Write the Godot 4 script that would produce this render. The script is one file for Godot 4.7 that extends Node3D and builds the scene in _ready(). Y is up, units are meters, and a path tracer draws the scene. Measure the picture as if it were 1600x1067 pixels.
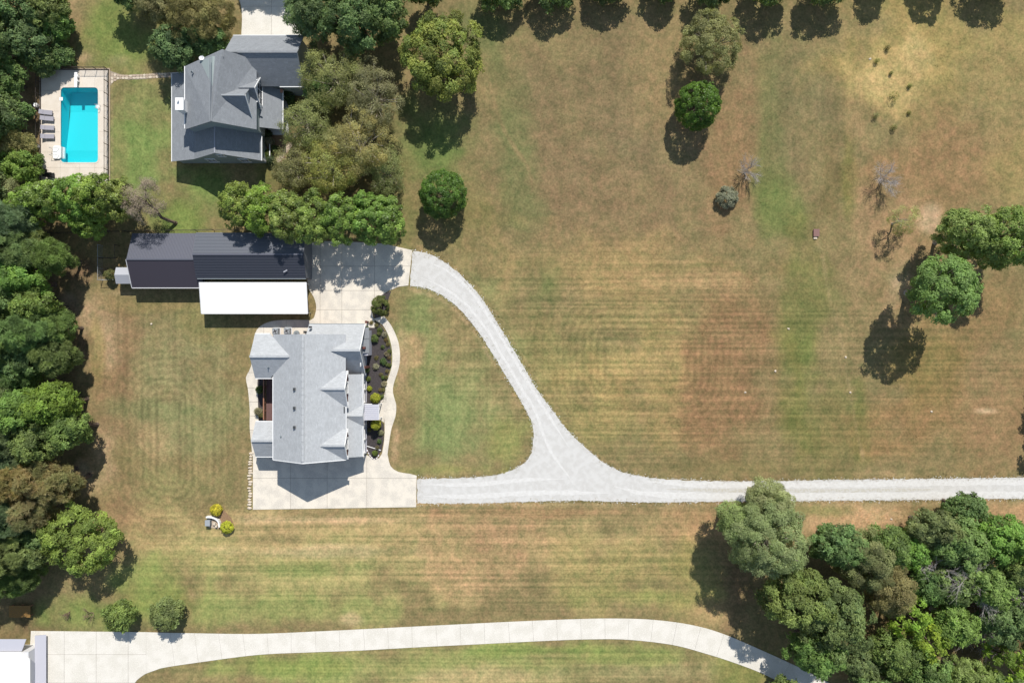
extends Node3D
# A drone's view straight down on two houses, a pool, gravel drives and mown fields.
# Plan points are given on the aerial survey's grid: 0.09375 m per step, its middle at (800, 533.5).

const STEP := 0.09375
const FLY := 100.0
const GW := 1440
const GH := 1080
const GSX := 204.0
const GSZ := 153.0
const CW := 600
const CH := 450
const K := 1.44

var rng := RandomNumberGenerator.new()
var M := {}
var leafmesh := {}
var sp := {}
var names := {}
var ORD := ["first", "second", "third", "fourth", "fifth", "sixth", "seventh", "eighth", "ninth", "tenth", "eleventh", "twelfth", "thirteenth", "fourteenth", "fifteenth", "sixteenth", "seventeenth", "eighteenth", "nineteenth", "twentieth", "twenty-first", "twenty-second", "twenty-third", "twenty-fourth"]


# ---------------------------------------------------------------- small tools
func at(u: float, v: float, h := 0.0) -> Vector3:
	var k := STEP * (1.0 - h / FLY)
	return Vector3((u - 800.0) * k, h, (v - 533.5) * k)


func p2(u: float, v: float) -> Vector2:
	return Vector2((u - 800.0) * STEP, (v - 533.5) * STEP)


func plan(flat: Array) -> PackedVector2Array:
	var out := PackedVector2Array()
	for i in range(0, flat.size(), 2):
		out.append(p2(flat[i], flat[i + 1]))
	return out


func smooth(pts: PackedVector2Array, closed := false, step := 0.7) -> PackedVector2Array:
	var out := PackedVector2Array()
	var n := pts.size()
	var last := n if closed else n - 1
	for i in last:
		var a: Vector2 = pts[(i - 1 + n) % n] if closed or i > 0 else pts[i] * 2.0 - pts[i + 1]
		var b := pts[i]
		var c: Vector2 = pts[(i + 1) % n]
		var d: Vector2 = pts[(i + 2) % n] if closed or i + 2 < n else c * 2.0 - b
		var m := maxi(1, int(b.distance_to(c) / step))
		for j in m:
			out.append(b.cubic_interpolate(c, a, d, float(j) / m))
	if not closed:
		out.append(pts[n - 1])
	return out


func ragged(pts: PackedVector2Array, amount: float, step: float) -> PackedVector2Array:
	var out := PackedVector2Array()
	var n := pts.size()
	for i in n:
		var b := pts[i]
		var c: Vector2 = pts[(i + 1) % n]
		var m := maxi(1, int(b.distance_to(c) / step))
		for j in m:
			out.append(b.lerp(c, float(j) / m) + Vector2(rng.randf_range(-amount, amount), rng.randf_range(-amount, amount)))
	return out


class Shape:
	var v := PackedVector3Array()
	var n := PackedVector3Array()
	var uv := PackedVector2Array()

	func tri(a: Vector3, b: Vector3, c: Vector3) -> void:
		var nn := (b - a).cross(c - a)
		if nn.length_squared() < 1e-14:
			return
		nn = nn.normalized()
		var ax := Vector3.RIGHT
		var ay := Vector3.BACK
		if absf(nn.y) < 0.995:
			ax = Vector3.UP.cross(nn).normalized()
			ay = nn.cross(ax)
		for p in [a, c, b]:
			v.append(p)
			n.append(nn)
			uv.append(Vector2(p.dot(ax), -p.dot(ay)))

	func quad(a: Vector3, b: Vector3, c: Vector3, d: Vector3) -> void:
		tri(a, b, c)
		tri(a, c, d)

	func box(c: Vector3, s: Vector3, turn := 0.0) -> void:
		obox(Transform3D(Basis(Vector3.UP, turn), c), s)

	func obox(t: Transform3D, s: Vector3) -> void:
		var h := s * 0.5
		var p := []
		for i in 8:
			p.append(t * Vector3(h.x if i & 1 else -h.x, h.y if i & 2 else -h.y, h.z if i & 4 else -h.z))
		quad(p[2], p[6], p[7], p[3])
		quad(p[0], p[1], p[5], p[4])
		quad(p[4], p[5], p[7], p[6])
		quad(p[1], p[0], p[2], p[3])
		quad(p[5], p[1], p[3], p[7])
		quad(p[0], p[4], p[6], p[2])

	func beam(a: Vector3, b: Vector3, w: float, h: float) -> void:
		var z := (b - a).normalized()
		var x := Vector3.UP.cross(z)
		x = Vector3.RIGHT if x.length() < 0.01 else x.normalized()
		obox(Transform3D(Basis(x, z.cross(x), z), (a + b) * 0.5), Vector3(w, h, a.distance_to(b)))

	func tube(a: Vector3, b: Vector3, ra: float, rb: float, sides := 6, caps := true) -> void:
		var z := (b - a).normalized()
		var x := z.cross(Vector3.UP)
		x = Vector3.RIGHT if x.length() < 0.01 else x.normalized()
		var y := z.cross(x)
		for i in sides:
			var t0 := TAU * i / sides
			var t1 := TAU * (i + 1) / sides
			var d0 := x * cos(t0) + y * sin(t0)
			var d1 := x * cos(t1) + y * sin(t1)
			quad(a + d0 * ra, a + d1 * ra, b + d1 * rb, b + d0 * rb)
			if caps:
				tri(b, b + d0 * rb, b + d1 * rb)
				tri(a, a + d1 * ra, a + d0 * ra)

	# a flat polygon with thickness, pushed down along its own normal
	func plate(pts: Array, th: float) -> void:
		var nn := Vector3.ZERO
		for i in pts.size():
			var a: Vector3 = pts[i]
			var b: Vector3 = pts[(i + 1) % pts.size()]
			nn += Vector3((a.y - b.y) * (a.z + b.z), (a.z - b.z) * (a.x + b.x), (a.x - b.x) * (a.y + b.y))
		nn = nn.normalized()
		var p := pts.duplicate()
		if nn.y < 0.0:
			p.reverse()
			nn = -nn
		var flat := PackedVector2Array()
		for q in p:
			flat.append(Vector2(q.x, q.z))
		var idx := Geometry2D.triangulate_polygon(flat)
		for i in range(0, idx.size(), 3):
			face(p[idx[i]], p[idx[i + 1]], p[idx[i + 2]], nn)
			face(p[idx[i]] - nn * th, p[idx[i + 1]] - nn * th, p[idx[i + 2]] - nn * th, -nn)
		for i in p.size():
			var a: Vector3 = p[i]
			var b: Vector3 = p[(i + 1) % p.size()]
			quad(a, a - nn * th, b - nn * th, b)

	func face(a: Vector3, b: Vector3, c: Vector3, towards: Vector3) -> void:
		if (b - a).cross(c - a).dot(towards) >= 0.0:
			tri(a, b, c)
		else:
			tri(a, c, b)

	# a level slab from a plan polygon
	func slab(poly: PackedVector2Array, top: float, bottom: float) -> void:
		var p := poly
		if Geometry2D.is_polygon_clockwise(p):
			p = p.duplicate()
			p.reverse()
		var idx := Geometry2D.triangulate_polygon(p)
		for i in range(0, idx.size(), 3):
			var a := Vector3(p[idx[i]].x, top, p[idx[i]].y)
			var b := Vector3(p[idx[i + 1]].x, top, p[idx[i + 1]].y)
			var c := Vector3(p[idx[i + 2]].x, top, p[idx[i + 2]].y)
			face(a, b, c, Vector3.UP)
		if bottom < top:
			for i in p.size():
				var a := p[i]
				var b: Vector2 = p[(i + 1) % p.size()]
				var mid := Vector3(b.y - a.y, 0, a.x - b.x)
				var q0 := Vector3(a.x, top, a.y)
				var q1 := Vector3(b.x, top, b.y)
				var q2 := Vector3(b.x, bottom, b.y)
				var q3 := Vector3(a.x, bottom, a.y)
				if (q1 - q0).cross(q2 - q0).dot(mid) >= 0.0:
					quad(q0, q1, q2, q3)
				else:
					quad(q0, q3, q2, q1)

	# an outline in (x, y) drawn out along z, or in (z, y) drawn out along x
	func prism(outline: Array, from: float, to: float, along_x := false) -> void:
		var flat := PackedVector2Array()
		for q in outline:
			flat.append(q)
		var put := func(q: Vector2, d: float) -> Vector3: return Vector3(d, q.y, q.x) if along_x else Vector3(q.x, q.y, d)
		var out_dir := Vector3.RIGHT if along_x else Vector3.BACK
		var idx := Geometry2D.triangulate_polygon(flat)
		for i in range(0, idx.size(), 3):
			face(put.call(flat[idx[i]], to), put.call(flat[idx[i + 1]], to), put.call(flat[idx[i + 2]], to), out_dir)
			face(put.call(flat[idx[i]], from), put.call(flat[idx[i + 1]], from), put.call(flat[idx[i + 2]], from), -out_dir)
		var mid := Vector2.ZERO
		for q in flat:
			mid += q / flat.size()
		for i in flat.size():
			var a := flat[i]
			var b: Vector2 = flat[(i + 1) % flat.size()]
			var o: Vector3 = put.call((a + b) * 0.5 - mid, 0.0)
			face(put.call(a, from), put.call(b, from), put.call(b, to), o)
			face(put.call(a, from), put.call(b, to), put.call(a, to), o)

	func blob(c: Vector3, r: Vector3, seed_: int, rough := 0.18, rings := 4, segs := 7) -> void:
		var g := []
		var rr := RandomNumberGenerator.new()
		rr.seed = seed_
		for i in rings + 1:
			var row := []
			var th := PI * i / rings
			for j in segs:
				var k := 1.0 + rr.randf_range(-rough, rough)
				if i == 0 or i == rings:
					k = 1.0
				var ph := TAU * j / segs
				row.append(c + Vector3(sin(th) * cos(ph), cos(th), sin(th) * sin(ph)) * r * k)
			g.append(row)
		for i in rings:
			for j in segs:
				var a: Vector3 = g[i][j]
				var b: Vector3 = g[i][(j + 1) % segs]
				var d: Vector3 = g[i + 1][j]
				var e: Vector3 = g[i + 1][(j + 1) % segs]
				face(a, b, e, (a + e) * 0.5 - c)
				face(a, e, d, (a + e) * 0.5 - c)

	func mesh() -> ArrayMesh:
		var arr := []
		arr.resize(Mesh.ARRAY_MAX)
		arr[Mesh.ARRAY_VERTEX] = v
		arr[Mesh.ARRAY_NORMAL] = n
		arr[Mesh.ARRAY_TEX_UV] = uv
		var m := ArrayMesh.new()
		m.add_surface_from_arrays(Mesh.PRIMITIVE_TRIANGLES, arr)
		return m


func numbered(called: String) -> String:
	var n: int = names.get(called, 0)
	names[called] = n + 1
	return called if n == 0 else "%s_%03d" % [called, n]


func thing(called: String, label: String, category: String, where := Vector3.ZERO, group := "", turn := 0.0) -> Node3D:
	var o := Node3D.new()
	o.name = numbered(called)
	o.position = where
	o.rotation.y = turn
	add_child(o, true)
	return tag(o, label, category, group)


func tag(o: Node3D, label: String, category: String, group := "") -> Node3D:
	o.set_meta("label", label)
	o.set_meta("category", category)
	if group != "":
		o.set_meta("group", group)
	return o


func part(called: String, s: Shape, mat: Material, parent: Node3D) -> MeshInstance3D:
	var o := MeshInstance3D.new()
	o.name = called
	o.mesh = s.mesh()
	o.material_override = mat
	parent.add_child(o, true)
	# parts are drawn in world places; bring them into the thing's own axes
	if parent != self:
		var t := Transform3D.IDENTITY
		var q: Node = parent
		while q is Node3D and q != self:
			t = q.transform * t
			q = q.get_parent()
		o.transform = t.affine_inverse()
	return o


func one(called: String, s: Shape, mat: Material, label: String, category: String, where: Vector3, group := "") -> MeshInstance3D:
	var o := MeshInstance3D.new()
	o.name = numbered(called)
	o.mesh = s.mesh()
	o.material_override = mat
	o.position = where
	add_child(o, true)
	tag(o, label, category, group)
	return o


func ground_piece(called: String, s: Shape, mat: Material) -> MeshInstance3D:
	var o := part(called, s, mat, self)
	o.set_meta("kind", "structure")
	return o


# ---------------------------------------------------------------- materials
func lin(r: float, g: float, b: float) -> Color:
	return Color(r, g, b).linear_to_srgb()


func mat(r: float, g: float, b: float, rough := 0.85, metal := 0.0) -> StandardMaterial3D:
	var m := StandardMaterial3D.new()
	m.albedo_color = lin(r, g, b)
	m.roughness = rough
	m.metallic = metal
	return m


func noise_picture(size: int, freq: float, octaves: int, seed_: int) -> PackedByteArray:
	var f := FastNoiseLite.new()
	f.seed = seed_
	f.frequency = freq
	f.fractal_octaves = octaves
	return f.get_seamless_image(size, size).get_data()


# colour that wanders between tones on two scales, tiled on world axes
func worn(c0: Color, c1: Color, c2: Color, metres: float, rough := 0.9, coarse := 0.012, fine := 0.12, seed_ := 3, grain := 0.22) -> StandardMaterial3D:
	var n := 384
	var a := noise_picture(n, coarse, 4, seed_)
	var b := noise_picture(n, fine, 3, seed_ + 9)
	var data := PackedByteArray()
	data.resize(n * n * 3)
	for i in n * n:
		var t := smoothstep(0.25, 0.75, a[i] / 255.0)
		var s := b[i] / 255.0 - 0.5
		var c := c0.lerp(c1, t)
		c = c.lerp(c2, clampf(s * 1.6, 0.0, 1.0))
		var k := 1.0 + s * grain
		data[i * 3] = int(clampf(c.r * k, 0, 1) * 255.0)
		data[i * 3 + 1] = int(clampf(c.g * k, 0, 1) * 255.0)
		data[i * 3 + 2] = int(clampf(c.b * k, 0, 1) * 255.0)
	var m := StandardMaterial3D.new()
	m.albedo_texture = ImageTexture.create_from_image(Image.create_from_data(n, n, false, Image.FORMAT_RGB8, data))
	m.uv1_triplanar = true
	m.uv1_world_triplanar = true
	m.uv1_scale = Vector3.ONE / metres
	m.roughness = rough
	return m


# asphalt shingles: grain and tone of single tabs, far too fine to tell apart from the air
func shingles(base: Color, spread: float, seed_: int) -> StandardMaterial3D:
	var n := 512
	var data := PackedByteArray()
	data.resize(n * n * 3)
	var r := RandomNumberGenerator.new()
	r.seed = seed_
	var big := noise_picture(n, 0.008, 3, seed_)
	var rows := 32
	var rh := n / rows
	for y in rows:
		var x := -r.randi_range(0, 30)
		while x < n:
			var w := r.randi_range(16, 52)
			var tone := 1.0 + r.randf_range(-spread, spread)
			if r.randf() < 0.05:
				tone *= 1.04
			for yy in rh:
				var edge := 0.86 if yy == rh - 1 else 1.0
				for xx in range(maxi(x, 0), mini(x + w, n)):
					var i := (y * rh + yy) * n + xx
					var t := tone * edge * (0.975 + 0.05 * big[i] / 255.0) * (1.0 + r.randf_range(-0.1, 0.1))
					data[i * 3] = int(clampf(base.r * t, 0, 1) * 255.0)
					data[i * 3 + 1] = int(clampf(base.g * t, 0, 1) * 255.0)
					data[i * 3 + 2] = int(clampf(base.b * t, 0, 1) * 255.0)
			x += w
	var m := StandardMaterial3D.new()
	m.albedo_texture = ImageTexture.create_from_image(Image.create_from_data(n, n, false, Image.FORMAT_RGB8, data))
	m.uv1_scale = Vector3(1.0 / 5.2, 1.0 / 5.2, 1)
	m.roughness = 0.95
	return m


func make_materials() -> void:
	M.concrete = worn(Color(0.85, 0.815, 0.76), Color(0.785, 0.755, 0.71), Color(0.865, 0.84, 0.79), 11.0, 0.9, 0.012, 0.15, 3, 0.07)
	M.pale_concrete = worn(Color(0.845, 0.825, 0.79), Color(0.81, 0.79, 0.75), Color(0.865, 0.85, 0.82), 13.0, 0.9, 0.012, 0.15, 5, 0.06)
	M.deck_concrete = worn(Color(0.845, 0.805, 0.755), Color(0.82, 0.775, 0.72), Color(0.86, 0.825, 0.78), 9.0, 0.9, 0.012, 0.15, 7, 0.06)
	M.joint = mat(0.16, 0.13, 0.10)
	M.gravel = worn(Color(0.775, 0.767, 0.755), Color(0.74, 0.73, 0.715), Color(0.82, 0.815, 0.805), 7.0, 0.95, 0.014, 0.33, 11, 0.34)
	M.track = worn(Color(0.815, 0.808, 0.797), Color(0.785, 0.775, 0.762), Color(0.85, 0.845, 0.835), 5.0, 0.95, 0.02, 0.33, 15, 0.3)
	M.strip = worn(Color(0.755, 0.745, 0.73), Color(0.71, 0.69, 0.64), Color(0.79, 0.78, 0.765), 6.0, 0.95, 0.03, 0.33, 17)
	M.mulch = worn(Color(0.27, 0.25, 0.26), Color(0.23, 0.21, 0.21), Color(0.36, 0.33, 0.32), 3.0, 0.95, 0.03, 0.3, 19)
	M.soil = worn(Color(0.55, 0.45, 0.34), Color(0.50, 0.39, 0.30), Color(0.62, 0.53, 0.42), 3.0, 0.95, 0.03, 0.3, 21)
	M.pale_shingle = shingles(Color(0.672, 0.683, 0.696), 0.028, 31)
	M.slate_shingle = shingles(Color(0.515, 0.53, 0.55), 0.03, 33)
	M.cap = mat(0.30, 0.32, 0.34)
	M.vent = mat(0.045, 0.05, 0.055)
	M.white = mat(0.80, 0.80, 0.80, 0.6)
	M.roof_white = mat(0.86, 0.86, 0.85, 0.55)
	M.offwhite = mat(0.62, 0.62, 0.64, 0.7)
	M.siding = mat(0.30, 0.35, 0.35, 0.8)
	M.blue_siding = mat(0.33, 0.36, 0.42, 0.8)
	M.brick = worn(Color(0.42, 0.25, 0.21), Color(0.36, 0.20, 0.18), Color(0.52, 0.36, 0.31), 2.0, 0.9, 0.05, 0.3, 23)
	M.glass = mat(0.03, 0.04, 0.05, 0.08)
	M.black = mat(0.02, 0.02, 0.022, 0.5)
	M.iron = mat(0.045, 0.035, 0.03, 0.6)
	M.grey = mat(0.22, 0.25, 0.27, 0.5)
	M.steel = mat(0.42, 0.44, 0.46, 0.4, 0.3)
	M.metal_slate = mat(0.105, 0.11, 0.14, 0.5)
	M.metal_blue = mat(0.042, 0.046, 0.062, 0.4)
	M.metal_pale = mat(0.33, 0.34, 0.38, 0.5)
	M.shedwall = mat(0.16, 0.17, 0.19, 0.7)
	M.lavender = mat(0.47, 0.47, 0.53, 0.6)
	M.decking = worn(Color(0.43, 0.33, 0.32), Color(0.40, 0.30, 0.29), Color(0.48, 0.38, 0.36), 2.0, 0.85, 0.03, 0.2, 25)
	M.timber = worn(Color(0.62, 0.45, 0.36), Color(0.56, 0.40, 0.31), Color(0.68, 0.52, 0.42), 2.0, 0.85, 0.03, 0.2, 27)
	M.plank = worn(Color(0.55, 0.40, 0.18), Color(0.47, 0.37, 0.22), Color(0.62, 0.47, 0.25), 2.0, 0.85, 0.03, 0.2, 29)
	M.stone = worn(Color(0.82, 0.77, 0.70), Color(0.72, 0.66, 0.58), Color(0.88, 0.84, 0.79), 1.6, 0.9, 0.03, 0.2, 41)
	M.sand = mat(0.30, 0.25, 0.19)
	M.flag = worn(Color(0.71, 0.64, 0.565), Color(0.63, 0.56, 0.49), Color(0.77, 0.71, 0.645), 1.6, 0.9, 0.03, 0.2, 43)
	M.rust = mat(0.24, 0.10, 0.075, 0.85)
	M.terracotta = mat(0.45, 0.22, 0.15, 0.85)
	M.liner = mat(0.0, 0.60, 0.68, 0.6)
	M.cushion = mat(0.34, 0.33, 0.38, 0.85)
	M.bark = worn(Color(0.42, 0.36, 0.31), Color(0.34, 0.29, 0.25), Color(0.50, 0.45, 0.40), 1.2, 0.95, 0.03, 0.2, 45)
	M.palebark = worn(Color(0.72, 0.68, 0.62), Color(0.60, 0.56, 0.51), Color(0.78, 0.75, 0.70), 1.2, 0.95, 0.03, 0.2, 47)
	M.deadwood = worn(Color(0.71, 0.68, 0.66), Color(0.63, 0.60, 0.59), Color(0.78, 0.76, 0.74), 1.2, 0.95, 0.03, 0.2, 49)
	M.redbark = mat(0.20, 0.13, 0.10)
	var w := StandardMaterial3D.new()
	w.albedo_color = Color(0.2, 0.7, 0.8, 0.06)
	w.transparency = BaseMaterial3D.TRANSPARENCY_ALPHA
	w.roughness = 0.04
	var rip := FastNoiseLite.new()
	rip.seed = 8
	rip.frequency = 0.03
	var wave := rip.get_seamless_image(256, 256)
	wave.bump_map_to_normal_map(3.0)
	w.normal_enabled = true
	w.normal_texture = ImageTexture.create_from_image(wave)
	w.uv1_scale = Vector3(0.5, 0.5, 1)
	M.water = w
	for kind in [["leaf", 0.85], ["leaf_glossy", 0.75], ["leaf_dry", 0.5]]:
		var l := StandardMaterial3D.new()
		l.vertex_color_use_as_albedo = true
		l.roughness = 0.55 if kind[0] == "leaf" else (0.36 if kind[0] == "leaf_glossy" else 0.8)
		l.metallic_specular = 0.4
		l.backlight_enabled = true
		l.backlight = Color(kind[1], kind[1], kind[1] * 0.6)
		M[kind[0]] = l


# ---------------------------------------------------------------- the ground
# Tones of turf: [u, v, half width, half height, turn in degrees, colour as seen in full sun, strength]
var turf := [
	# the middle and eastern field
	[960, 180, 330, 190, 0, Color(0.500, 0.432, 0.315), 1.0], [960, 300, 260, 120, 0, Color(0.525, 0.430, 0.320), 0.7], [1000, 230, 120, 60, 0, Color(0.50, 0.445, 0.33), 0.5],
	[795, 210, 34, 190, -8, Color(0.455, 0.485, 0.31), 0.7], [690, 235, 70, 90, 0, Color(0.43, 0.52, 0.29), 0.9], [760, 60, 60, 60, 0, Color(0.44, 0.48, 0.30), 0.7],
	[720, 330, 60, 70, 0, Color(0.50, 0.47, 0.30), 0.7], [625, 330, 40, 90, 0, Color(0.48, 0.47, 0.30), 0.8], [1045, 120, 50, 130, 5, Color(0.60, 0.51, 0.36), 0.5],
	[1140, 230, 60, 140, 0, Color(0.55, 0.43, 0.315), 0.8], [1205, 230, 24, 190, 2, Color(0.455, 0.48, 0.30), 0.75], [1220, 325, 40, 45, 0, Color(0.445, 0.505, 0.29), 0.8],
	[1250, 140, 50, 110, 0, Color(0.47, 0.44, 0.31), 0.7], [1300, 270, 22, 120, 0, Color(0.44, 0.39, 0.26), 0.7], [1325, 265, 14, 90, 0, Color(0.47, 0.48, 0.26), 0.6],
	[1310, 210, 22, 100, 4, Color(0.44, 0.385, 0.275), 0.5], [1470, 70, 200, 110, 0, Color(0.60, 0.53, 0.345), 0.95], [1400, 135, 84, 90, 10, Color(0.585, 0.50, 0.315), 0.95],
	[1395, 135, 66, 76, 10, Color(0.735, 0.63, 0.435), 1.0], [1455, 190, 60, 70, 0, Color(0.52, 0.47, 0.31), 0.7], [1560, 160, 60, 110, 0, Color(0.57, 0.50, 0.34), 0.8],
	[1480, 250, 130, 80, 0, Color(0.56, 0.44, 0.32), 0.9], [1340, 190, 26, 50, 0, Color(0.60, 0.49, 0.36), 0.6], [1590, 270, 50, 60, 0, Color(0.58, 0.52, 0.34), 0.7],
	[1290, 170, 30, 50, 0, Color(0.48, 0.44, 0.32), 0.5], [1400, 370, 70, 60, 0, Color(0.60, 0.48, 0.36), 0.85], [1455, 345, 16, 22, 20, Color(0.74, 0.62, 0.50), 0.8],
	[1405, 440, 30, 32, 0, Color(0.72, 0.61, 0.50), 0.85], [1400, 480, 26, 40, 0, Color(0.66, 0.55, 0.44), 0.6], [1360, 420, 60, 90, 0, Color(0.59, 0.48, 0.36), 0.6],
	# streaky mown field
	[960, 430, 230, 60, 0, Color(0.615, 0.515, 0.355), 0.85], [850, 450, 50, 50, 30, Color(0.42, 0.48, 0.29), 0.75], [960, 500, 200, 40, 0, Color(0.57, 0.51, 0.34), 0.7],
	[900, 560, 130, 60, 0, Color(0.54, 0.51, 0.33), 0.8], [1010, 590, 120, 70, 0, Color(0.64, 0.54, 0.36), 0.8], [950, 670, 120, 40, 0, Color(0.565, 0.53, 0.34), 0.75],
	[1040, 655, 90, 45, 0, Color(0.60, 0.50, 0.345), 0.6], [1150, 590, 85, 170, 6, Color(0.545, 0.415, 0.305), 0.9], [1250, 560, 38, 180, 4, Color(0.455, 0.475, 0.27), 0.9],
	[1262, 545, 16, 60, 0, Color(0.45, 0.51, 0.29), 0.6], [1320, 640, 50, 110, 0, Color(0.48, 0.46, 0.29), 0.8], [1345, 650, 14, 80, 0, Color(0.43, 0.50, 0.26), 0.5],
	[1270, 470, 60, 50, 0, Color(0.48, 0.47, 0.30), 0.7], [1450, 650, 110, 90, 0, Color(0.555, 0.435, 0.305), 0.9], [1560, 640, 70, 120, 0, Color(0.56, 0.445, 0.325), 0.9],
	[1500, 480, 120, 70, 0, Color(0.535, 0.435, 0.305), 0.8], [1440, 580, 60, 60, 0, Color(0.51, 0.45, 0.28), 0.7], [1390, 740, 60, 12, 0, Color(0.68, 0.57, 0.42), 0.6],
	[1100, 440, 90, 22, 0, Color(0.62, 0.51, 0.37), 0.6], [1540, 642, 18, 5, 0, Color(0.78, 0.66, 0.52), 0.8], [1170, 730, 200, 14, 0, Color(0.50, 0.46, 0.31), 0.6],
	[790, 560, 20, 90, -28, Color(0.50, 0.45, 0.30), 0.8], [850, 650, 22, 60, -35, Color(0.49, 0.46, 0.29), 0.7], [740, 430, 40, 24, -40, Color(0.52, 0.46, 0.32), 0.8],
	# the island of lawn inside the gravel loop
	[710, 600, 100, 150, 0, Color(0.557, 0.567, 0.373), 1.0], [650, 500, 40, 60, 0, Color(0.500, 0.551, 0.346), 0.8], [650, 545, 14, 30, 0, Color(0.694, 0.541, 0.410), 0.7],
	[720, 530, 40, 60, -20, Color(0.582, 0.498, 0.356), 0.7], [690, 660, 50, 50, 0, Color(0.500, 0.572, 0.356), 0.7], [630, 600, 14, 60, 0, Color(0.650, 0.551, 0.400), 0.6],
	[618, 690, 9, 40, 5, Color(0.739, 0.594, 0.464), 0.8], [628, 560, 8, 60, 0, Color(0.694, 0.562, 0.432), 0.6], [790, 690, 30, 40, 0, Color(0.552, 0.562, 0.335), 0.7], [700, 735, 80, 10, 0, Color(0.573, 0.562, 0.346), 0.7],
	# pool side lawn and the north west
	[215, 220, 60, 110, 0, Color(0.485, 0.575, 0.33), 1.0], [190, 60, 90, 60, 0, Color(0.475, 0.54, 0.30), 1.0], [110, 20, 25, 40, 0, Color(0.59, 0.50, 0.37), 0.8],
	[130, 90, 16, 12, 0, Color(0.64, 0.55, 0.42), 0.8], [185, 95, 20, 10, 0, Color(0.58, 0.53, 0.39), 0.5], [330, 290, 60, 50, 0, Color(0.47, 0.55, 0.31), 1.0], [290, 340, 50, 30, 0, Color(0.47, 0.56, 0.30), 0.9],
	[440, 250, 40, 40, 0, Color(0.50, 0.53, 0.30), 0.8], [50, 140, 50, 120, 0, Color(0.60, 0.48, 0.36), 0.95], [185, 250, 12, 60, 0, Color(0.52, 0.50, 0.33), 0.6], [40, 190, 14, 70, 0, Color(0.63, 0.53, 0.40), 0.6],
	# west yard
	[260, 590, 130, 130, 0, Color(0.545, 0.515, 0.365), 1.0], [180, 560, 46, 160, 0, Color(0.545, 0.435, 0.325), 0.9], [145, 500, 36, 60, -25, Color(0.66, 0.55, 0.43), 0.85], [105, 475, 14, 20, -30, Color(0.80, 0.71, 0.62), 0.8],
	[230, 475, 80, 20, 0, Color(0.52, 0.46, 0.31), 0.8], [330, 510, 60, 30, 0, Color(0.53, 0.50, 0.33), 0.8], [150, 540, 10, 60, 0, Color(0.58, 0.53, 0.33), 0.5], [155, 715, 34, 50, 0, Color(0.695, 0.575, 0.455), 0.9],
	[130, 735, 16, 26, 0, Color(0.76, 0.66, 0.55), 0.7], [200, 800, 40, 60, 0, Color(0.56, 0.44, 0.335), 0.8], [240, 690, 22, 40, 0, Color(0.63, 0.53, 0.39), 0.6], [330, 650, 50, 80, 0, Color(0.545, 0.53, 0.365), 0.8], [250, 640, 80, 20, 0, Color(0.48, 0.51, 0.34), 0.6],
	[300, 760, 110, 40, 0, Color(0.54, 0.51, 0.345), 0.9], [190, 458, 50, 5, 0, Color(0.70, 0.58, 0.45), 0.6], [140, 420, 60, 30, 0, Color(0.47, 0.37, 0.29), 0.9], [382, 730, 10, 50, 0, Color(0.60, 0.52, 0.38), 0.5],
	# forest floors
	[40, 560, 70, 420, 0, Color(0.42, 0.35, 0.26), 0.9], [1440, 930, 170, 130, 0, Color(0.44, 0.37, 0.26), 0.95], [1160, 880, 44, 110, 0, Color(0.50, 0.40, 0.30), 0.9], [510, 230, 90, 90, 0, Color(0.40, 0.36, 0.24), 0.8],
	# south fields
	[640, 850, 480, 70, 0, Color(0.678, 0.589, 0.414), 0.9], [450, 900, 260, 60, 0, Color(0.633, 0.605, 0.398), 0.9], [500, 812, 140, 8, 0, Color(0.791, 0.654, 0.504), 0.7], [500, 862, 140, 11, 0, Color(0.768, 0.654, 0.504), 0.6],
	[770, 850, 90, 60, 10, Color(0.661, 0.512, 0.386), 0.9], [760, 900, 120, 40, 0, Color(0.678, 0.545, 0.403), 0.7], [960, 900, 130, 60, 0, Color(0.616, 0.561, 0.370), 0.9], [1000, 930, 110, 18, 0, Color(0.565, 0.594, 0.347), 0.8],
	[850, 800, 200, 9, 0, Color(0.610, 0.469, 0.347), 0.7], [1090, 820, 60, 40, 0, Color(0.678, 0.523, 0.386), 0.8], [1080, 900, 50, 60, 0, Color(0.588, 0.556, 0.347), 0.7], [1110, 960, 30, 20, 0, Color(0.712, 0.578, 0.414), 0.7], [460, 890, 90, 14, 0, Color(0.531, 0.600, 0.347), 0.6],
	[250, 930, 90, 50, 0, Color(0.531, 0.600, 0.336), 0.9], [460, 950, 160, 24, 0, Color(0.576, 0.610, 0.370), 0.8], [545, 968, 16, 10, 0, Color(0.723, 0.610, 0.470), 0.7], [300, 930, 14, 9, 0, Color(0.712, 0.600, 0.448), 0.6], [150, 955, 70, 30, 0, Color(0.497, 0.589, 0.314), 0.8],
	[640, 1040, 460, 40, 0, Color(0.599, 0.616, 0.381), 0.95], [430, 1040, 120, 22, 0, Color(0.531, 0.610, 0.325), 0.7], [740, 1060, 130, 16, 0, Color(0.701, 0.610, 0.448), 0.7], [1000, 1050, 150, 22, 0, Color(0.621, 0.567, 0.403), 0.7], [850, 1015, 160, 10, 0, Color(0.520, 0.621, 0.325), 0.6], [960, 1030, 120, 10, 0, Color(0.531, 0.600, 0.325), 0.5],
	[1320, 812, 90, 26, 0, Color(0.734, 0.578, 0.442), 0.9], [1260, 797, 70, 10, 0, Color(0.565, 0.545, 0.358), 0.8], [1370, 800, 30, 16, 0, Color(0.791, 0.643, 0.493), 0.6], [1550, 800, 60, 18, 0, Color(0.701, 0.534, 0.403), 0.9], [1310, 1045, 30, 25, 0, Color(0.678, 0.545, 0.381), 0.8],
	[1180, 1050, 60, 30, 0, Color(0.508, 0.523, 0.302), 0.8], [1560, 815, 60, 6, 0, Color(0.791, 0.610, 0.459), 0.6],
]
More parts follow.
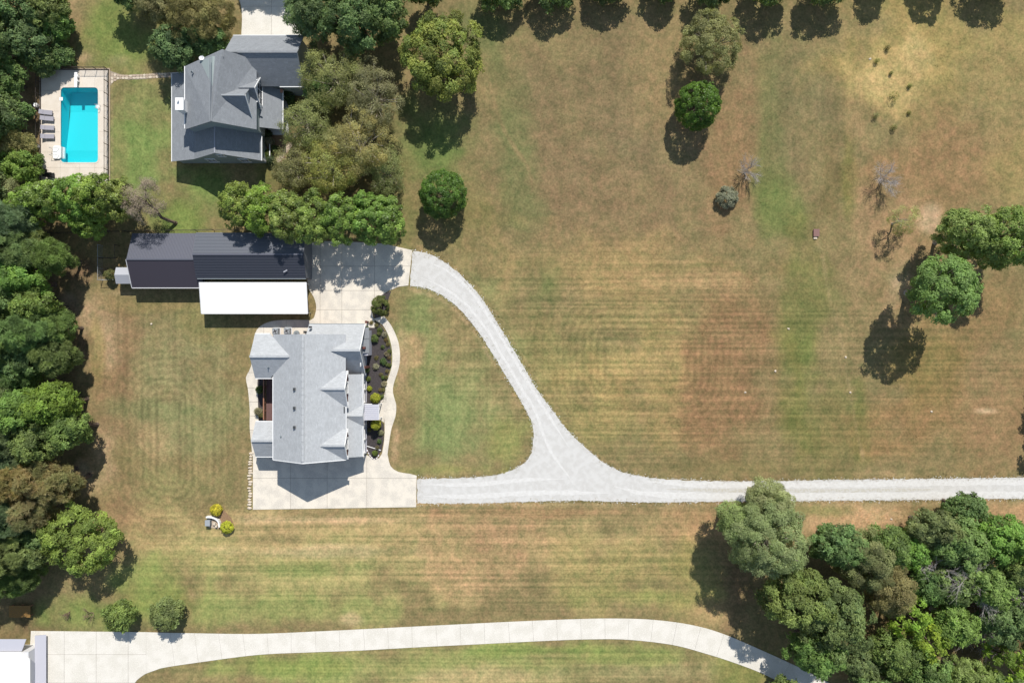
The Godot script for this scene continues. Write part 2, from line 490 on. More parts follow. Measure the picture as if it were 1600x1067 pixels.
# worn lines: [half width, colour, strength, points ...]
var lines := [
	[3.2, Color(0.60, 0.46, 0.35), 0.55, 765, 130, 778, 180, 800, 225, 825, 262, 832, 300],
	[3.0, Color(0.66, 0.55, 0.42), 0.55, 1276, 372, 1285, 400, 1298, 470, 1312, 520, 1325, 590, 1337, 660, 1350, 720],
	[2.0, Color(0.36, 0.35, 0.26), 0.5, 165, 486, 210, 491, 260, 490, 330, 486],
	[3.0, Color(0.42, 0.44, 0.27), 0.5, 1050, 418, 1120, 414, 1160, 424, 1185, 450],
	[2.5, Color(0.44, 0.46, 0.29), 0.4, 820, 520, 840, 480, 850, 430],
	[3.0, Color(0.69, 0.58, 0.45), 0.6, 650, 455, 690, 470, 735, 510, 765, 560],
	[4.0, Color(0.66, 0.56, 0.42), 0.7, 652, 790, 750, 791, 900, 788, 1000, 790, 1150, 789, 1300, 788, 1450, 787, 1600, 785],
	[3.0, Color(0.58, 0.50, 0.36), 0.6, 690, 403, 730, 430, 772, 484, 796, 524, 842, 600, 866, 634, 916, 690, 970, 729, 1050, 744],
	[3.4, Color(0.66, 0.55, 0.42), 0.7, 640, 452, 668, 456, 697, 472, 720, 493, 744, 524, 766, 558, 790, 598, 812, 634],
	[2.4, Color(0.60, 0.52, 0.38), 0.6, 655, 741, 720, 740, 765, 735, 800, 726],
	[2.0, Color(0.66, 0.56, 0.42), 0.6, 395, 799, 520, 799, 640, 795],
	[2.6, Color(0.66, 0.54, 0.43), 0.7, 172, 110, 174, 200, 174, 285],
	[2.6, Color(0.66, 0.54, 0.43), 0.7, 60, 108, 120, 105, 172, 108],
	[1.6, Color(0.40, 0.36, 0.26), 0.5, 1010, 490, 1060, 492, 1090, 488],
	[2.2, Color(0.44, 0.49, 0.30), 0.45, 250, 905, 300, 880, 380, 850],
]


func seen(c: Color) -> Color:
	var f := clampf((c.r / c.g - 0.85) / 0.46, 0.0, 1.0)
	var l := Color(c.r * (1.075 + 0.05 * f), c.g * (1.025 + 0.165 * f), c.b * (1.05 + 0.13 * f)).srgb_to_linear()
	return Color(l.r / K, l.g / K, l.b / K).linear_to_srgb()


func layer(freq: float, octaves: int, seed_: int, w := GW, h := GH) -> PackedByteArray:
	var f := FastNoiseLite.new()
	f.seed = seed_
	f.frequency = freq
	f.fractal_octaves = octaves
	return f.get_image(w, h).get_data()


func streaks(w: int, h: int, freq: float, seed_: int) -> PackedByteArray:
	var f := FastNoiseLite.new()
	f.seed = seed_
	f.frequency = freq
	f.fractal_octaves = 3
	var im := f.get_image(w, h)
	im.resize(GW, GH, Image.INTERPOLATE_CUBIC)
	return im.get_data()


func ground_picture() -> ImageTexture:
	# coarse tones first
	var warp := layer(0.022, 4, 51, CW, CH)
	var warp2 := layer(0.06, 3, 52, CW, CH)
	var cr := PackedFloat32Array()
	var mow := PackedFloat32Array()
	cr.resize(CW * CH * 3)
	mow.resize(CW * CH * 3)
	var base := seen(Color(0.53, 0.47, 0.33))
	for i in CW * CH:
		cr[i * 3] = base.r
		cr[i * 3 + 1] = base.g
		cr[i * 3 + 2] = base.b
	var per := GSX / CW
	for t in turf:
		var c := p2(t[0], t[1])
		var rx: float = t[2] * STEP
		var ry: float = t[3] * STEP
		var ca := cos(deg_to_rad(t[4]))
		var sa := sin(deg_to_rad(t[4]))
		var col := seen(t[5])
		var strength: float = t[6]
		var reach := 1.5
		var ex := (absf(ca) * rx + absf(sa) * ry) * reach
		var ey := (absf(sa) * rx + absf(ca) * ry) * reach
		var x0 := maxi(0, int((c.x - ex + GSX / 2) / per))
		var x1 := mini(CW - 1, int((c.x + ex + GSX / 2) / per))
		var y0 := maxi(0, int((c.y - ey + GSZ / 2) / per))
		var y1 := mini(CH - 1, int((c.y + ey + GSZ / 2) / per))
		for y in range(y0, y1 + 1):
			for x in range(x0, x1 + 1):
				var i := y * CW + x
				var dx := (x + 0.5) * per - GSX / 2 - c.x
				var dy := (y + 0.5) * per - GSZ / 2 - c.y
				var a := (dx * ca + dy * sa) / rx
				var b := (dy * ca - dx * sa) / ry
				var d := sqrt(a * a + b * b) + (warp[i] - 128) * 0.0055 + (warp2[i] - 128) * 0.0025
				if d < 1.35:
					var w := strength * (1.0 - smoothstep(0.2, 1.35, d))
					cr[i * 3] += (col.r - cr[i * 3]) * w
					cr[i * 3 + 1] += (col.g - cr[i * 3 + 1]) * w
					cr[i * 3 + 2] += (col.b - cr[i * 3 + 2]) * w
	# where the mower ran: east-west, north-south
	for m in [[980, 560, 300, 190, 0, 1.0], [1300, 600, 330, 150, 0, 0.8], [700, 870, 520, 110, 0, 1.0], [700, 1040, 500, 50, 0, 0.8], [250, 560, 150, 120, 1, 0.8], [700, 600, 110, 150, 1, 0.6], [220, 200, 60, 120, 1, 0.45], [330, 640, 60, 120, 1, 0.7], [960, 200, 260, 150, 0, 0.15], [1250, 200, 340, 160, 1, 0.3]]:
		var c := p2(m[0], m[1])
		for y in CH:
			for x in range(maxi(0, int((c.x - m[2] * STEP * 1.3 + GSX / 2) / per)), mini(CW, int((c.x + m[2] * STEP * 1.3 + GSX / 2) / per))):
				var a: float = ((x + 0.5) * per - GSX / 2 - c.x) / (m[2] * STEP)
				var b: float = ((y + 0.5) * per - GSZ / 2 - c.y) / (m[3] * STEP)
				var d := sqrt(a * a + b * b)
				if d < 1.3:
					var i: int = (y * CW + x) * 3 + int(m[4])
					mow[i] = maxf(mow[i], m[5] * (1.0 - smoothstep(0.6, 1.3, d)))
	for l in lines:
		var col := seen(l[1])
		var pts := PackedVector2Array()
		for j in range(3, l.size(), 2):
			pts.append(p2(l[j], l[j + 1]))
		pts = smooth(pts, false, 0.4)
		var r: float = l[0] * STEP
		for q in pts:
			var n := int(r / per) + 2
			var cx := int((q.x + GSX / 2) / per)
			var cy := int((q.y + GSZ / 2) / per)
			for y in range(maxi(0, cy - n), mini(CH, cy + n + 1)):
				for x in range(maxi(0, cx - n), mini(CW, cx + n + 1)):
					var i := y * CW + x
					var d := Vector2((x + 0.5) * per - GSX / 2, (y + 0.5) * per - GSZ / 2).distance_to(q) / r + (warp2[i] - 128) * 0.006
					if d < 1.4:
						var w: float = l[2] * (1.0 - smoothstep(0.3, 1.4, d)) * 0.45
						cr[i * 3] += (col.r - cr[i * 3]) * w
						cr[i * 3 + 1] += (col.g - cr[i * 3 + 1]) * w
						cr[i * 3 + 2] += (col.b - cr[i * 3 + 2]) * w
	var big := Image.create_from_data(CW, CH, false, Image.FORMAT_RGBF, cr.to_byte_array())
	big.resize(GW, GH, Image.INTERPOLATE_CUBIC)
	var c := big.get_data().to_float32_array()
	var mi := Image.create_from_data(CW, CH, false, Image.FORMAT_RGBF, mow.to_byte_array())
	mi.resize(GW, GH, Image.INTERPOLATE_BILINEAR)
	var mw := mi.get_data().to_float32_array()
	# then tufts, thatch and mower lines
	var n1 := layer(0.42, 2, 61)
	var n2 := layer(0.14, 3, 62)
	var n3 := layer(0.035, 4, 63)
	var n4 := layer(0.07, 4, 64)
	var sh := streaks(22, GH, 0.22, 65)
	var sv := streaks(GW, 22, 0.17, 66)
	var out := PackedByteArray()
	out.resize(GW * GH * 3)
	for i in GW * GH:
		var j := i * 3
		var wh := mw[j]
		var wv := mw[j + 1]
		var k := 1.0 + (n1[i] - 128) * 0.0013 + (n2[i] - 128) * 0.0008 + (n3[i] - 128) * 0.0007 + (sh[i] - 128) * 0.0011 * wh + (sv[i] - 128) * 0.0008 * wv
		var hue := (n4[i] - 128) * 0.00032 + (n2[i] - 128) * 0.00022 + (sh[i] - 128) * 0.0003 * wh
		out[j] = int(clampf(c[j] * (k + hue), 0.0, 1.0) * 255.0)
		out[j + 1] = int(clampf(c[j + 1] * (k - hue * 0.15), 0.0, 1.0) * 255.0)
		out[j + 2] = int(clampf(c[j + 2] * (k + hue * 0.5), 0.0, 1.0) * 255.0)
	# rings left by a mower circling the west yard, and a half ring in the field
	for ring in [[262, 690, 12, 60, 140, 0.06], [1010, 560, 60, 30, 190, 0.05], [620, 420, 60, 40, 150, 0.03], [450, 985, 4, 4, 60, 0.03]]:
		var q := p2(ring[0], ring[1])
		var ext: float = ring[4] * STEP
		var half := Vector2(ring[2], ring[3]) * STEP
		for y in range(maxi(0, int((q.y - ext - half.y + GSZ / 2) / GSZ * GH)), mini(GH, int((q.y + ext + half.y + GSZ / 2) / GSZ * GH))):
			for x in range(maxi(0, int((q.x - ext + GSX / 2) / GSX * GW)), mini(GW, int((q.x + ext + GSX / 2) / GSX * GW))):
				var p := Vector2((x + 0.5) / GW * GSX - GSX / 2, (y + 0.5) / GH * GSZ - GSZ / 2) - q
				var e := Vector2(maxf(absf(p.x) - half.x, 0.0), maxf(absf(p.y) - half.y, 0.0)).length()
				if e < ext:
					var j := (y * GW + x) * 3
					var f: float = 1.0 + ring[5] * sin(e * 6.2 + n3[y * GW + x] * 0.012) * (1.0 - e / ext)
					for z in 3:
						out[j + z] = int(clampf(out[j + z] * f, 0, 255))
	turf_tone = out
	return ImageTexture.create_from_image(Image.create_from_data(GW, GH, false, Image.FORMAT_RGB8, out))


var turf_tone := PackedByteArray()
var drive_ring := PackedVector2Array()


# blades standing above the mown sward and weeds along the drive's edge, in the tone of the turf they grow in
func make_grass() -> void:
	var s := Shape.new()
	var r := RandomNumberGenerator.new()
	r.seed = 404
	for i in 7:
		var d := Vector3(r.randfn() * 0.5, 1.0, r.randfn() * 0.5).normalized()
		var p := Vector3(r.randf_range(-0.06, 0.06), 0, r.randf_range(-0.06, 0.06))
		var side := d.cross(Vector3(r.randfn(), 0, r.randfn())).normalized() * 0.016
		s.tri(p - side, p + side, p + d * r.randf_range(0.05, 0.12))
	var where := []
	for q in [[765, 55, 1598, 735, 1600], [390, 800, 1085, 962, 500], [185, 478, 380, 900, 300], [1280, 790, 1420, 822, 260]]:
		for i in q[4]:
			add_tuft(where, p2(r.randf_range(q[0], q[2]), r.randf_range(q[1], q[3])), r, 1.0)
	for i in drive_ring.size():
		var a := drive_ring[i]
		var b: Vector2 = drive_ring[(i + 1) % drive_ring.size()]
		if a.distance_to(b) < 3.0 and absf(a.x) < 76.0:
			for k in 3:
				add_tuft(where, a.lerp(b, r.randf()) + Vector2(r.randfn(), r.randfn()) * 0.28, r, 1.3, false)
	tag(scatter("grass", s.mesh(), M.leaf, where, self, true), "grass blades and weeds standing in the mown fields", "grass")


func add_tuft(where: Array, p: Vector2, r: RandomNumberGenerator, size: float, clear := true) -> void:
	if clear and Geometry2D.is_point_in_polygon(p, drive_ring):
		return
	var x := clampi(int((p.x + GSX / 2) / GSX * GW), 0, GW - 1)
	var y := clampi(int((p.y + GSZ / 2) / GSZ * GH), 0, GH - 1)
	var j := (y * GW + x) * 3
	var c := Color8(turf_tone[j], turf_tone[j + 1], turf_tone[j + 2]).srgb_to_linear()
	var k := r.randf_range(1.2, 1.9)
	var g := size * r.randf_range(0.6, 1.4)
	where.append([Transform3D(Basis(Vector3.UP, r.randf() * TAU).scaled(Vector3(g, g, g)), Vector3(p.x, 0.0, p.y)), Color(c.r * k, c.g * k, c.b * k)])


func make_ground() -> void:
	var m := StandardMaterial3D.new()
	m.albedo_texture = ground_picture()
	m.roughness = 1.0
	m.metallic_specular = 0.15
	var f := FastNoiseLite.new()
	f.seed = 71
	f.frequency = 0.16
	f.fractal_octaves = 4
	var bump := f.get_seamless_image(512, 512)
	m.heightmap_enabled = false
	bump.bump_map_to_normal_map(6.0)
	m.uv1_scale = Vector3(1, 1, 1)
	var s := Shape.new()
	var x := [-300.0, at(92, 0).x, at(156, 0).x, 300.0]
	var z := [-250.0, at(0, 134).z, at(0, 258).z, 250.0]
	for i in 3:
		for j in 3:
			if i == 1 and j == 1:
				continue   # the pool is dug here
			s.quad(Vector3(x[i], 0, z[j]), Vector3(x[i], 0, z[j + 1]), Vector3(x[i + 1], 0, z[j + 1]), Vector3(x[i + 1], 0, z[j]))
	for i in s.v.size():
		s.uv[i] = Vector2(s.v[i].x / GSX + 0.5, s.v[i].z / GSZ + 0.5)
	ground_piece("ground", s, m)


# ---------------------------------------------------------------- paving
# a concrete area, poured in panels with open joints between them
func poured(called: String, poly: PackedVector2Array, xs: Array, zs: Array, material: Material, top := 0.06, holes := [], joint := 0.035) -> Node3D:
	var o := Node3D.new()
	o.name = numbered(called)
	o.set_meta("kind", "structure")
	add_child(o, true)
	var under := Shape.new()
	var beds: Array = [poly]
	for hole in holes:
		beds = split_hole(beds, hole)
	for b in beds:
		under.slab(b, top - 0.035, -0.2)
	part("joint_bed", under, M.joint, o)
	var gx := [-400.0] + xs.map(func(u): return (u - 800.0) * STEP) + [400.0]
	var gz := [-400.0] + zs.map(func(v): return (v - 533.5) * STEP) + [400.0]
	var h := joint * 0.5
	for i in gx.size() - 1:
		for j in gz.size() - 1:
			var cell := PackedVector2Array([Vector2(gx[i] + h, gz[j] + h), Vector2(gx[i + 1] - h, gz[j] + h), Vector2(gx[i + 1] - h, gz[j + 1] - h), Vector2(gx[i] + h, gz[j + 1] - h)])
			for q in Geometry2D.intersect_polygons(poly, cell):
				var bits: Array = [q]
				for hole in holes:
					var next := []
					for b in bits:
						next += Array(Geometry2D.clip_polygons(b, hole))
					bits = next
				for b in bits:
					if area(b) > 0.02:
						var s := Shape.new()
						s.slab(b, top + rng.randf_range(-0.004, 0.004), -0.1)
						part("slab", s, material, o)
	return o


func area(p: PackedVector2Array) -> float:
	var a := 0.0
	for i in p.size():
		a += p[i].cross(p[(i + 1) % p.size()])
	return absf(a) * 0.5


func split_hole(polys: Array, hole: PackedVector2Array) -> Array:
	var mid := Vector2.ZERO
	for q in hole:
		mid += q / hole.size()
	var out := []
	for half in [PackedVector2Array([Vector2(-400, -400), Vector2(mid.x, -400), Vector2(mid.x, 400), Vector2(-400, 400)]), PackedVector2Array([Vector2(mid.x, -400), Vector2(400, -400), Vector2(400, 400), Vector2(mid.x, 400)])]:
		for p in polys:
			for q in Geometry2D.intersect_polygons(p, half):
				out += Array(Geometry2D.clip_polygons(q, hole))
	return out


# a drive poured bay by bay between two edges
func poured_run(called: String, left: PackedVector2Array, right: PackedVector2Array, bays: int, material: Material, gap := 0.018) -> void:
	var o := Node3D.new()
	o.name = numbered(called)
	o.set_meta("kind", "structure")
	add_child(o, true)
	var a := even(left, bays * 4)
	var fine := even(right, bays * 24)
	var b := PackedVector2Array()
	var from := 0
	for i in a.size():
		# each joint runs square across to the nearest point of the other edge
		var best := from
		for j in range(from, mini(from + 80, fine.size())):
			if fine[j].distance_squared_to(a[i]) < fine[best].distance_squared_to(a[i]):
				best = j
		if i == 0:
			best = 0
		b.append(fine[best])
		from = best
	var under := Shape.new()
	var ring := a.duplicate()
	var back := b.duplicate()
	back.reverse()
	ring.append_array(back)
	under.slab(ring, 0.025, -0.2)
	part("joint_bed", under, M.joint, o)
	for i in bays:
		var poly := PackedVector2Array()
		for j in 5:
			var t := i * 4 + j
			var p := a[t]
			if j == 0: p = p.move_toward(a[t + 1], gap)
			if j == 4: p = p.move_toward(a[t - 1], gap)
			poly.append(p)
		for j in 5:
			var t := i * 4 + 4 - j
			var p := b[t]
			if j == 0: p = p.move_toward(b[t - 1], gap)
			if j == 4: p = p.move_toward(b[t + 1], gap)
			poly.append(p)
		var s := Shape.new()
		s.slab(poly, 0.06 + rng.randf_range(-0.004, 0.004), -0.1)
		part("slab", s, material, o)


func even(pts: PackedVector2Array, n: int) -> PackedVector2Array:
	var total := 0.0
	for i in pts.size() - 1:
		total += pts[i].distance_to(pts[i + 1])
	var out := PackedVector2Array([pts[0]])
	var want := total / n
	var run := 0.0
	for i in pts.size() - 1:
		var d := pts[i].distance_to(pts[i + 1])
		while run + d >= want * out.size() - 1e-6 and out.size() < n:
			out.append(pts[i].lerp(pts[i + 1], (want * out.size() - run) / d))
		run += d
	out.append(pts[pts.size() - 1])
	return out


func scatter(called: String, mesh: Mesh, material: Material, where: Array, parent: Node3D, colors := false) -> MultiMeshInstance3D:
	var mm := MultiMesh.new()
	mm.transform_format = MultiMesh.TRANSFORM_3D
	mm.use_colors = colors
	mm.mesh = mesh
	mm.instance_count = where.size()
	var w := 16 if colors else 12
	var buf := PackedFloat32Array()
	buf.resize(where.size() * w)
	for i in where.size():
		var t: Transform3D = where[i][0] if colors else where[i]
		var k := i * w
		buf[k] = t.basis.x.x; buf[k + 1] = t.basis.y.x; buf[k + 2] = t.basis.z.x; buf[k + 3] = t.origin.x
		buf[k + 4] = t.basis.x.y; buf[k + 5] = t.basis.y.y; buf[k + 6] = t.basis.z.y; buf[k + 7] = t.origin.y
		buf[k + 8] = t.basis.x.z; buf[k + 9] = t.basis.y.z; buf[k + 10] = t.basis.z.z; buf[k + 11] = t.origin.z
		if colors:
			var c: Color = where[i][1]
			buf[k + 12] = c.r; buf[k + 13] = c.g; buf[k + 14] = c.b; buf[k + 15] = 1.0
	mm.buffer = buf
	var o := MultiMeshInstance3D.new()
	o.name = numbered(called) if parent == self else called
	o.multimesh = mm
	o.material_override = material
	o.set_meta("kind", "stuff")
	parent.add_child(o, true)
	return o


func loose_along(edge: PackedVector2Array, spread: float, each: int, where: Array) -> void:
	for i in edge.size():
		var a := edge[i]
		var b: Vector2 = edge[(i + 1) % edge.size()]
		if a.distance_to(b) > 3.0 or absf(a.x) > 76.0:
			continue
		for k in each:
			var p := a.lerp(b, rng.randf()) + Vector2(rng.randfn(0, spread), rng.randfn(0, spread))
			var s := rng.randf_range(0.5, 1.7)
			where.append(Transform3D(Basis(Vector3.UP, rng.randf() * TAU).scaled(Vector3(s, s * 0.7, s * rng.randf_range(0.7, 1.2))), Vector3(p.x, 0.01, p.y)))


func make_paving() -> void:
	# gravel drive with its loop
	var loop := plan([645, 392, 671, 397, 698, 412, 722, 432, 743, 454, 766, 486, 790, 526, 814, 566, 837, 605, 860, 637, 884, 669, 911, 696, 939, 720, 966, 735, 996, 743, 1045, 749, 1150, 752, 1300, 750, 1450, 748, 1600, 746, 1760, 744])
	var south := plan([1760, 778, 1600, 779, 1450, 781, 1300, 782, 1150, 783.5, 1000, 784.5, 900, 782, 750, 786, 652, 786])
	var inner := plan([652, 748, 680, 748, 738, 746, 777, 742, 805, 732, 827, 715, 833, 688, 832, 663, 817, 632, 794, 593, 770, 553, 747, 518, 723, 488, 699, 467, 668, 451, 640, 446.5])
	var ring := smooth(loop) + smooth(south) + smooth(inner)
	var s := Shape.new()
	drive_ring = ragged(ring, 0.075, 0.3)
	s.slab(drive_ring, 0.03, -0.05)
	ground_piece("gravel_drive", s, M.gravel)
	for t in [[[1010, 752, 1100, 757, 1250, 757.5, 1400, 755.5, 1600, 753, 1760, 751], 4.4, M.track], [[960, 760, 1010, 771, 1100, 775, 1250, 775, 1400, 774.5, 1600, 772, 1760, 770], 4.8, M.track], [[1040, 764, 1150, 766.5, 1280, 766.5, 1400, 765.5, 1470, 764.5], 2.6, M.strip], [[664, 408, 700, 424, 738, 458, 780, 522, 812, 576, 846, 632, 890, 700], 2.2, M.track], [[658, 434, 694, 450, 732, 480, 762, 518, 786, 558, 812, 602, 836, 642, 858, 700, 900, 760], 2.2, M.track], [[662, 757, 740, 757, 820, 750, 880, 748], 3.2, M.track], [[662, 775, 740, 775, 840, 770, 950, 770], 3.6, M.track]]:
		var mid := smooth(plan(t[0]), false, 0.6)
		var poly := PackedVector2Array()
		var back := PackedVector2Array()
		for i in mid.size():
			var d := (mid[mini(i + 1, mid.size() - 1)] - mid[maxi(i - 1, 0)]).normalized().orthogonal()
			var taper := clampf(minf(i, mid.size() - 1 - i) / 8.0, 0.15, 1.0)
			poly.append(mid[i] + d * t[1] * STEP * taper * rng.randf_range(0.7, 1.3))
			back.append(mid[i] - d * t[1] * STEP * taper * rng.randf_range(0.7, 1.3))
		back.reverse()
		poly.append_array(back)
		var q := Shape.new()
		q.slab(poly, 0.034 if t[2] == M.track else 0.038, 0.034)
		ground_piece("wheel_track" if t[2] == M.track else "drive_crown", q, t[2])
	var stones := []
	loose_along(ring, 0.16, 8, stones)
	var pebble := Shape.new()
	pebble.blob(Vector3.ZERO, Vector3(0.05, 0.035, 0.05), 5, 0.2, 3, 5)
	var loose := scatter("gravel", pebble.mesh(), M.track, stones, self)
	tag(loose, "loose pale gravel spilled along the edges of the drive", "gravel")

	# concrete in front of the sheds, between them and the pale roofed house
	var north := smooth(plan([472, 378, 530, 377, 600, 381]), false, 1.5) + plan([644, 391, 638, 446, 622, 448]) + smooth(plan([604, 456, 590, 466, 581, 480, 583, 496, 586, 505]), false, 0.5) + plan([586, 512, 482, 512]) + smooth(plan([482, 502, 490, 497, 494, 480, 490, 464, 482, 452]), false, 0.5)
	poured("north_driveway", north, [500, 534, 585], [416, 454, 484], M.concrete)
	var path_w := smooth(plan([483, 500, 440, 500, 420, 503, 406, 510, 398, 522, 394, 545]), false, 0.5) + plan([430, 545, 483, 524])
	poured("service_path", path_w, [412, 447], [524], M.concrete)
	var walk_w := smooth(plan([396, 536, 392, 572, 384, 590, 387, 606, 390, 640, 390, 668, 393, 700, 394, 712]), false, 0.6) + plan([408, 712, 404, 660, 402, 600, 404, 560, 410, 540])
	poured("west_walk", walk_w, [], [560, 582, 606, 628, 650, 672, 692], M.concrete)
	var pad := plan([395, 711, 574, 711]) + smooth(plan([578, 714, 592, 716, 600, 700]), false, 0.6) + smooth(plan([606, 712, 610, 728, 622, 737, 640, 740]), false, 0.6) + plan([651, 743, 650, 792, 395, 796])
	poured("south_driveway", pad, [454, 511, 573], [747], M.concrete)
	# the curving front walk
	var outer := smooth(plan([600, 494, 612, 510, 622, 533, 625, 555, 623, 575, 615, 600, 614, 615, 619, 632, 618, 650, 612, 668, 608, 690, 605, 713]), false, 0.6)
	var inside := smooth(plan([583, 498, 598, 508, 609, 530, 613, 555, 611, 577, 603, 600, 601, 615, 596, 625, 600, 650, 601, 668, 600, 690, 596, 713]), false, 0.6)
	poured_run("front_walk", outer, inside, 9, M.concrete, 0.007)
	poured("entry_landing", plan([568, 631, 590, 631, 598, 622, 600, 640, 600, 660, 594, 656, 568, 656]), [], [], M.concrete, 0.05)
	# long drive along the south
	var top := smooth(plan([64, 985.5, 200, 987, 300, 989, 400, 990, 500, 986, 600, 981, 700, 976, 800, 971, 900, 967, 960, 966, 1020, 968, 1080, 976, 1130, 990, 1200, 1020, 1260, 1048, 1320, 1080, 1400, 1128]), false, 1.0)
	var low := smooth(plan([228, 1052, 250, 1044, 300, 1036, 400, 1023, 480, 1019, 560, 1016, 650, 1011, 750, 1006, 850, 1001, 920, 998.5, 980, 999, 1050, 1007, 1100, 1020, 1150, 1036, 1200, 1056, 1250, 1085, 1330, 1133, 1380, 1163]), false, 1.0)
	var top2 := PackedVector2Array([p2(228, 987.3)])
	for q in top:
		if q.x > p2(229, 0).x:
			top2.append(q)
	poured_run("south_drive", top2, low, 32, M.pale_concrete, 0.011)
	poured("south_apron", plan([48, 985.5, 228, 987.3, 228, 1052]) + smooth(plan([226, 1053, 214, 1062, 206, 1075, 200, 1100]), false, 0.6) + plan([198, 1130, 40, 1130]), [100, 150, 200], [1022, 1066], M.pale_concrete)
	# drive behind the grey house, at the top
	poured("garage_drive", smooth(plan([352, -60, 366, -20, 376, 8, 378, 30, 377, 52]), false, 0.8) + plan([377, 70, 470, 70, 470, -60]), [424], [-30, 10], M.pale_concrete)

	# mulched beds
	for bed in [["mulch_bed", smooth(plan([569, 502, 578, 500, 588, 503, 598, 513, 607, 532, 611, 555, 609, 578, 601, 600, 599, 615, 594, 624, 588, 630]), false, 0.5) + plan([568, 631])], ["mulch_bed", plan([568, 657]) + smooth(plan([592, 657, 599, 662, 600, 675, 598, 695, 593, 709, 585, 716, 577, 712]), false, 0.5) + plan([571, 702, 568, 702])], ["mulch_bed", smooth(plan([583, 478, 590, 465, 604, 457]), false, 0.5) + plan([611, 455, 606, 470, 603, 484, 595, 496, 586, 497])], ["mulch_bed", plan([402, 588, 414, 588, 414, 662, 401, 662, 402, 630])], ["mulch_bed", smooth(plan([409, 524, 412, 517, 418, 512.5, 423, 513]), false, 0.4) + plan([423, 524])], ["planting_bed", smooth(plan([333, 806, 345, 796, 356, 804, 364, 815, 363, 828, 352, 832, 342, 826]), true, 0.4)], ["planting_bed", smooth(plan([414, 205, 448, 203, 450, 240, 440, 254, 412, 252]), false, 0.6)]]:
		var q := Shape.new()
		var poly: PackedVector2Array = bed[1]
		q.slab(ragged(poly, 0.05, 0.4), 0.045, -0.05)
		ground_piece(bed[0], q, M.mulch if bed[0] == "mulch_bed" else M.soil)
	var bits := []
	for z in [[571, 604, 505, 628], [571, 596, 660, 706]]:
		for i in 1500:
			var p := p2(rng.randf_range(z[0], z[1]), rng.randf_range(z[2], z[3]))
			bits.append(Transform3D(Basis(Vector3.UP, rng.randf() * TAU) * Basis(Vector3.RIGHT, rng.randf_range(-0.4, 0.4)), Vector3(p.x, 0.05, p.y)))
	var chip := Shape.new()
	chip.box(Vector3.ZERO, Vector3(0.13, 0.02, 0.05))
	tag(scatter("mulch_chips", chip.mesh(), M.mulch, bits, self), "dark wood chips covering the beds in front of the house", "mulch")
	# brick-red garden path by the grey house
	var red := Shape.new()
	red.slab(ragged(smooth(plan([430, 252, 434, 244, 440, 238, 446, 228, 452, 222, 458, 224, 450, 236, 444, 244, 436, 254]), true, 0.5), 0.04, 0.4), 0.05, -0.05)
	ground_piece("garden_path", red, M.flag)

	# flagstone path from the pool gate to the grey house
	var way := Node3D.new()
	way.name = "flagstone_path"
	way.set_meta("kind", "structure")
	add_child(way, true)
	var bedding := Shape.new()
	bedding.slab(ragged(smooth(plan([170, 110, 176, 113, 186, 116, 200, 117, 220, 116, 240, 114.5, 275, 112.5]), false, 0.6) + smooth(plan([275, 121, 240, 122.5, 220, 124, 200, 124.5, 186, 124, 177, 127, 172, 134]), false, 0.6), 0.06, 0.4), 0.015, -0.05)
	part("path_bedding", bedding, M.sand, way)
	var xs := 173.0
	while xs < 274.0:
		var w := rng.randf_range(3.6, 6.0)
		var v0 := lerpf(114, 117, clampf((xs - 172) / 14, 0, 1)) if xs < 200 else lerpf(117, 113, clampf((xs - 200) / 70, 0, 1))
		var v1 := lerpf(131, 124, clampf((xs - 172) / 10, 0, 1)) if xs < 190 else lerpf(124, 121, clampf((xs - 200) / 70, 0, 1))
		var rows := 2 if v1 - v0 < 10 else 3
		for r in rows:
			var a := lerpf(v0, v1, (r + 0.08) / rows)
			var b := lerpf(v0, v1, (r + 0.92) / rows)
			var poly := PackedVector2Array()
			for q in [[0.1, 0.0], [0.6, -0.06], [0.95, 0.12], [1.0, 0.7], [0.75, 1.04], [0.2, 1.0], [-0.02, 0.5]]:
				poly.append(p2(xs + w * 0.9 * q[0] + rng.randf_range(-0.4, 0.4), lerpf(a, b, q[1]) + rng.randf_range(-0.3, 0.3)))
			var q := Shape.new()
			q.slab(poly, 0.05 + rng.randf_range(0, 0.02), 0.0)
			part("flagstone", q, [M.flag, M.stone, M.flag][rng.randi() % 3], way)
		xs += w


# ---------------------------------------------------------------- foliage
func leaf_cluster(count: int, radius: float, thick: float, long: float, wide: float, seed_: int, spiky := false) -> ArrayMesh:
	var r := RandomNumberGenerator.new()
	r.seed = seed_
	var s := Shape.new()
	for i in count:
		var a := r.randf() * TAU
		var d := sqrt(r.randf()) * radius
		var p := Vector3(cos(a) * d, r.randf_range(-thick, thick), sin(a) * d)
		var dir := Vector3(cos(a), r.randf_range(-0.5, 0.5), sin(a)).rotated(Vector3.UP, r.randf_range(-0.9, 0.9)).normalized()
		if spiky:
			p *= 0.25
			dir = Vector3(r.randfn(), absf(r.randfn()) * 0.9, r.randfn()).normalized()
		var side := dir.cross(Vector3.UP).normalized().rotated(dir, r.randf_range(-0.45, 0.45))
		var l := long * r.randf_range(0.75, 1.25)
		var w := wide * r.randf_range(0.75, 1.25) * 0.5
		var droop := dir.cross(side).normalized() * l * 0.12
		s.tri(p, p + dir * l * 0.45 + side * w, p + dir * l + droop)
		s.tri(p, p + dir * l + droop, p + dir * l * 0.45 - side * w)
	return s.mesh()


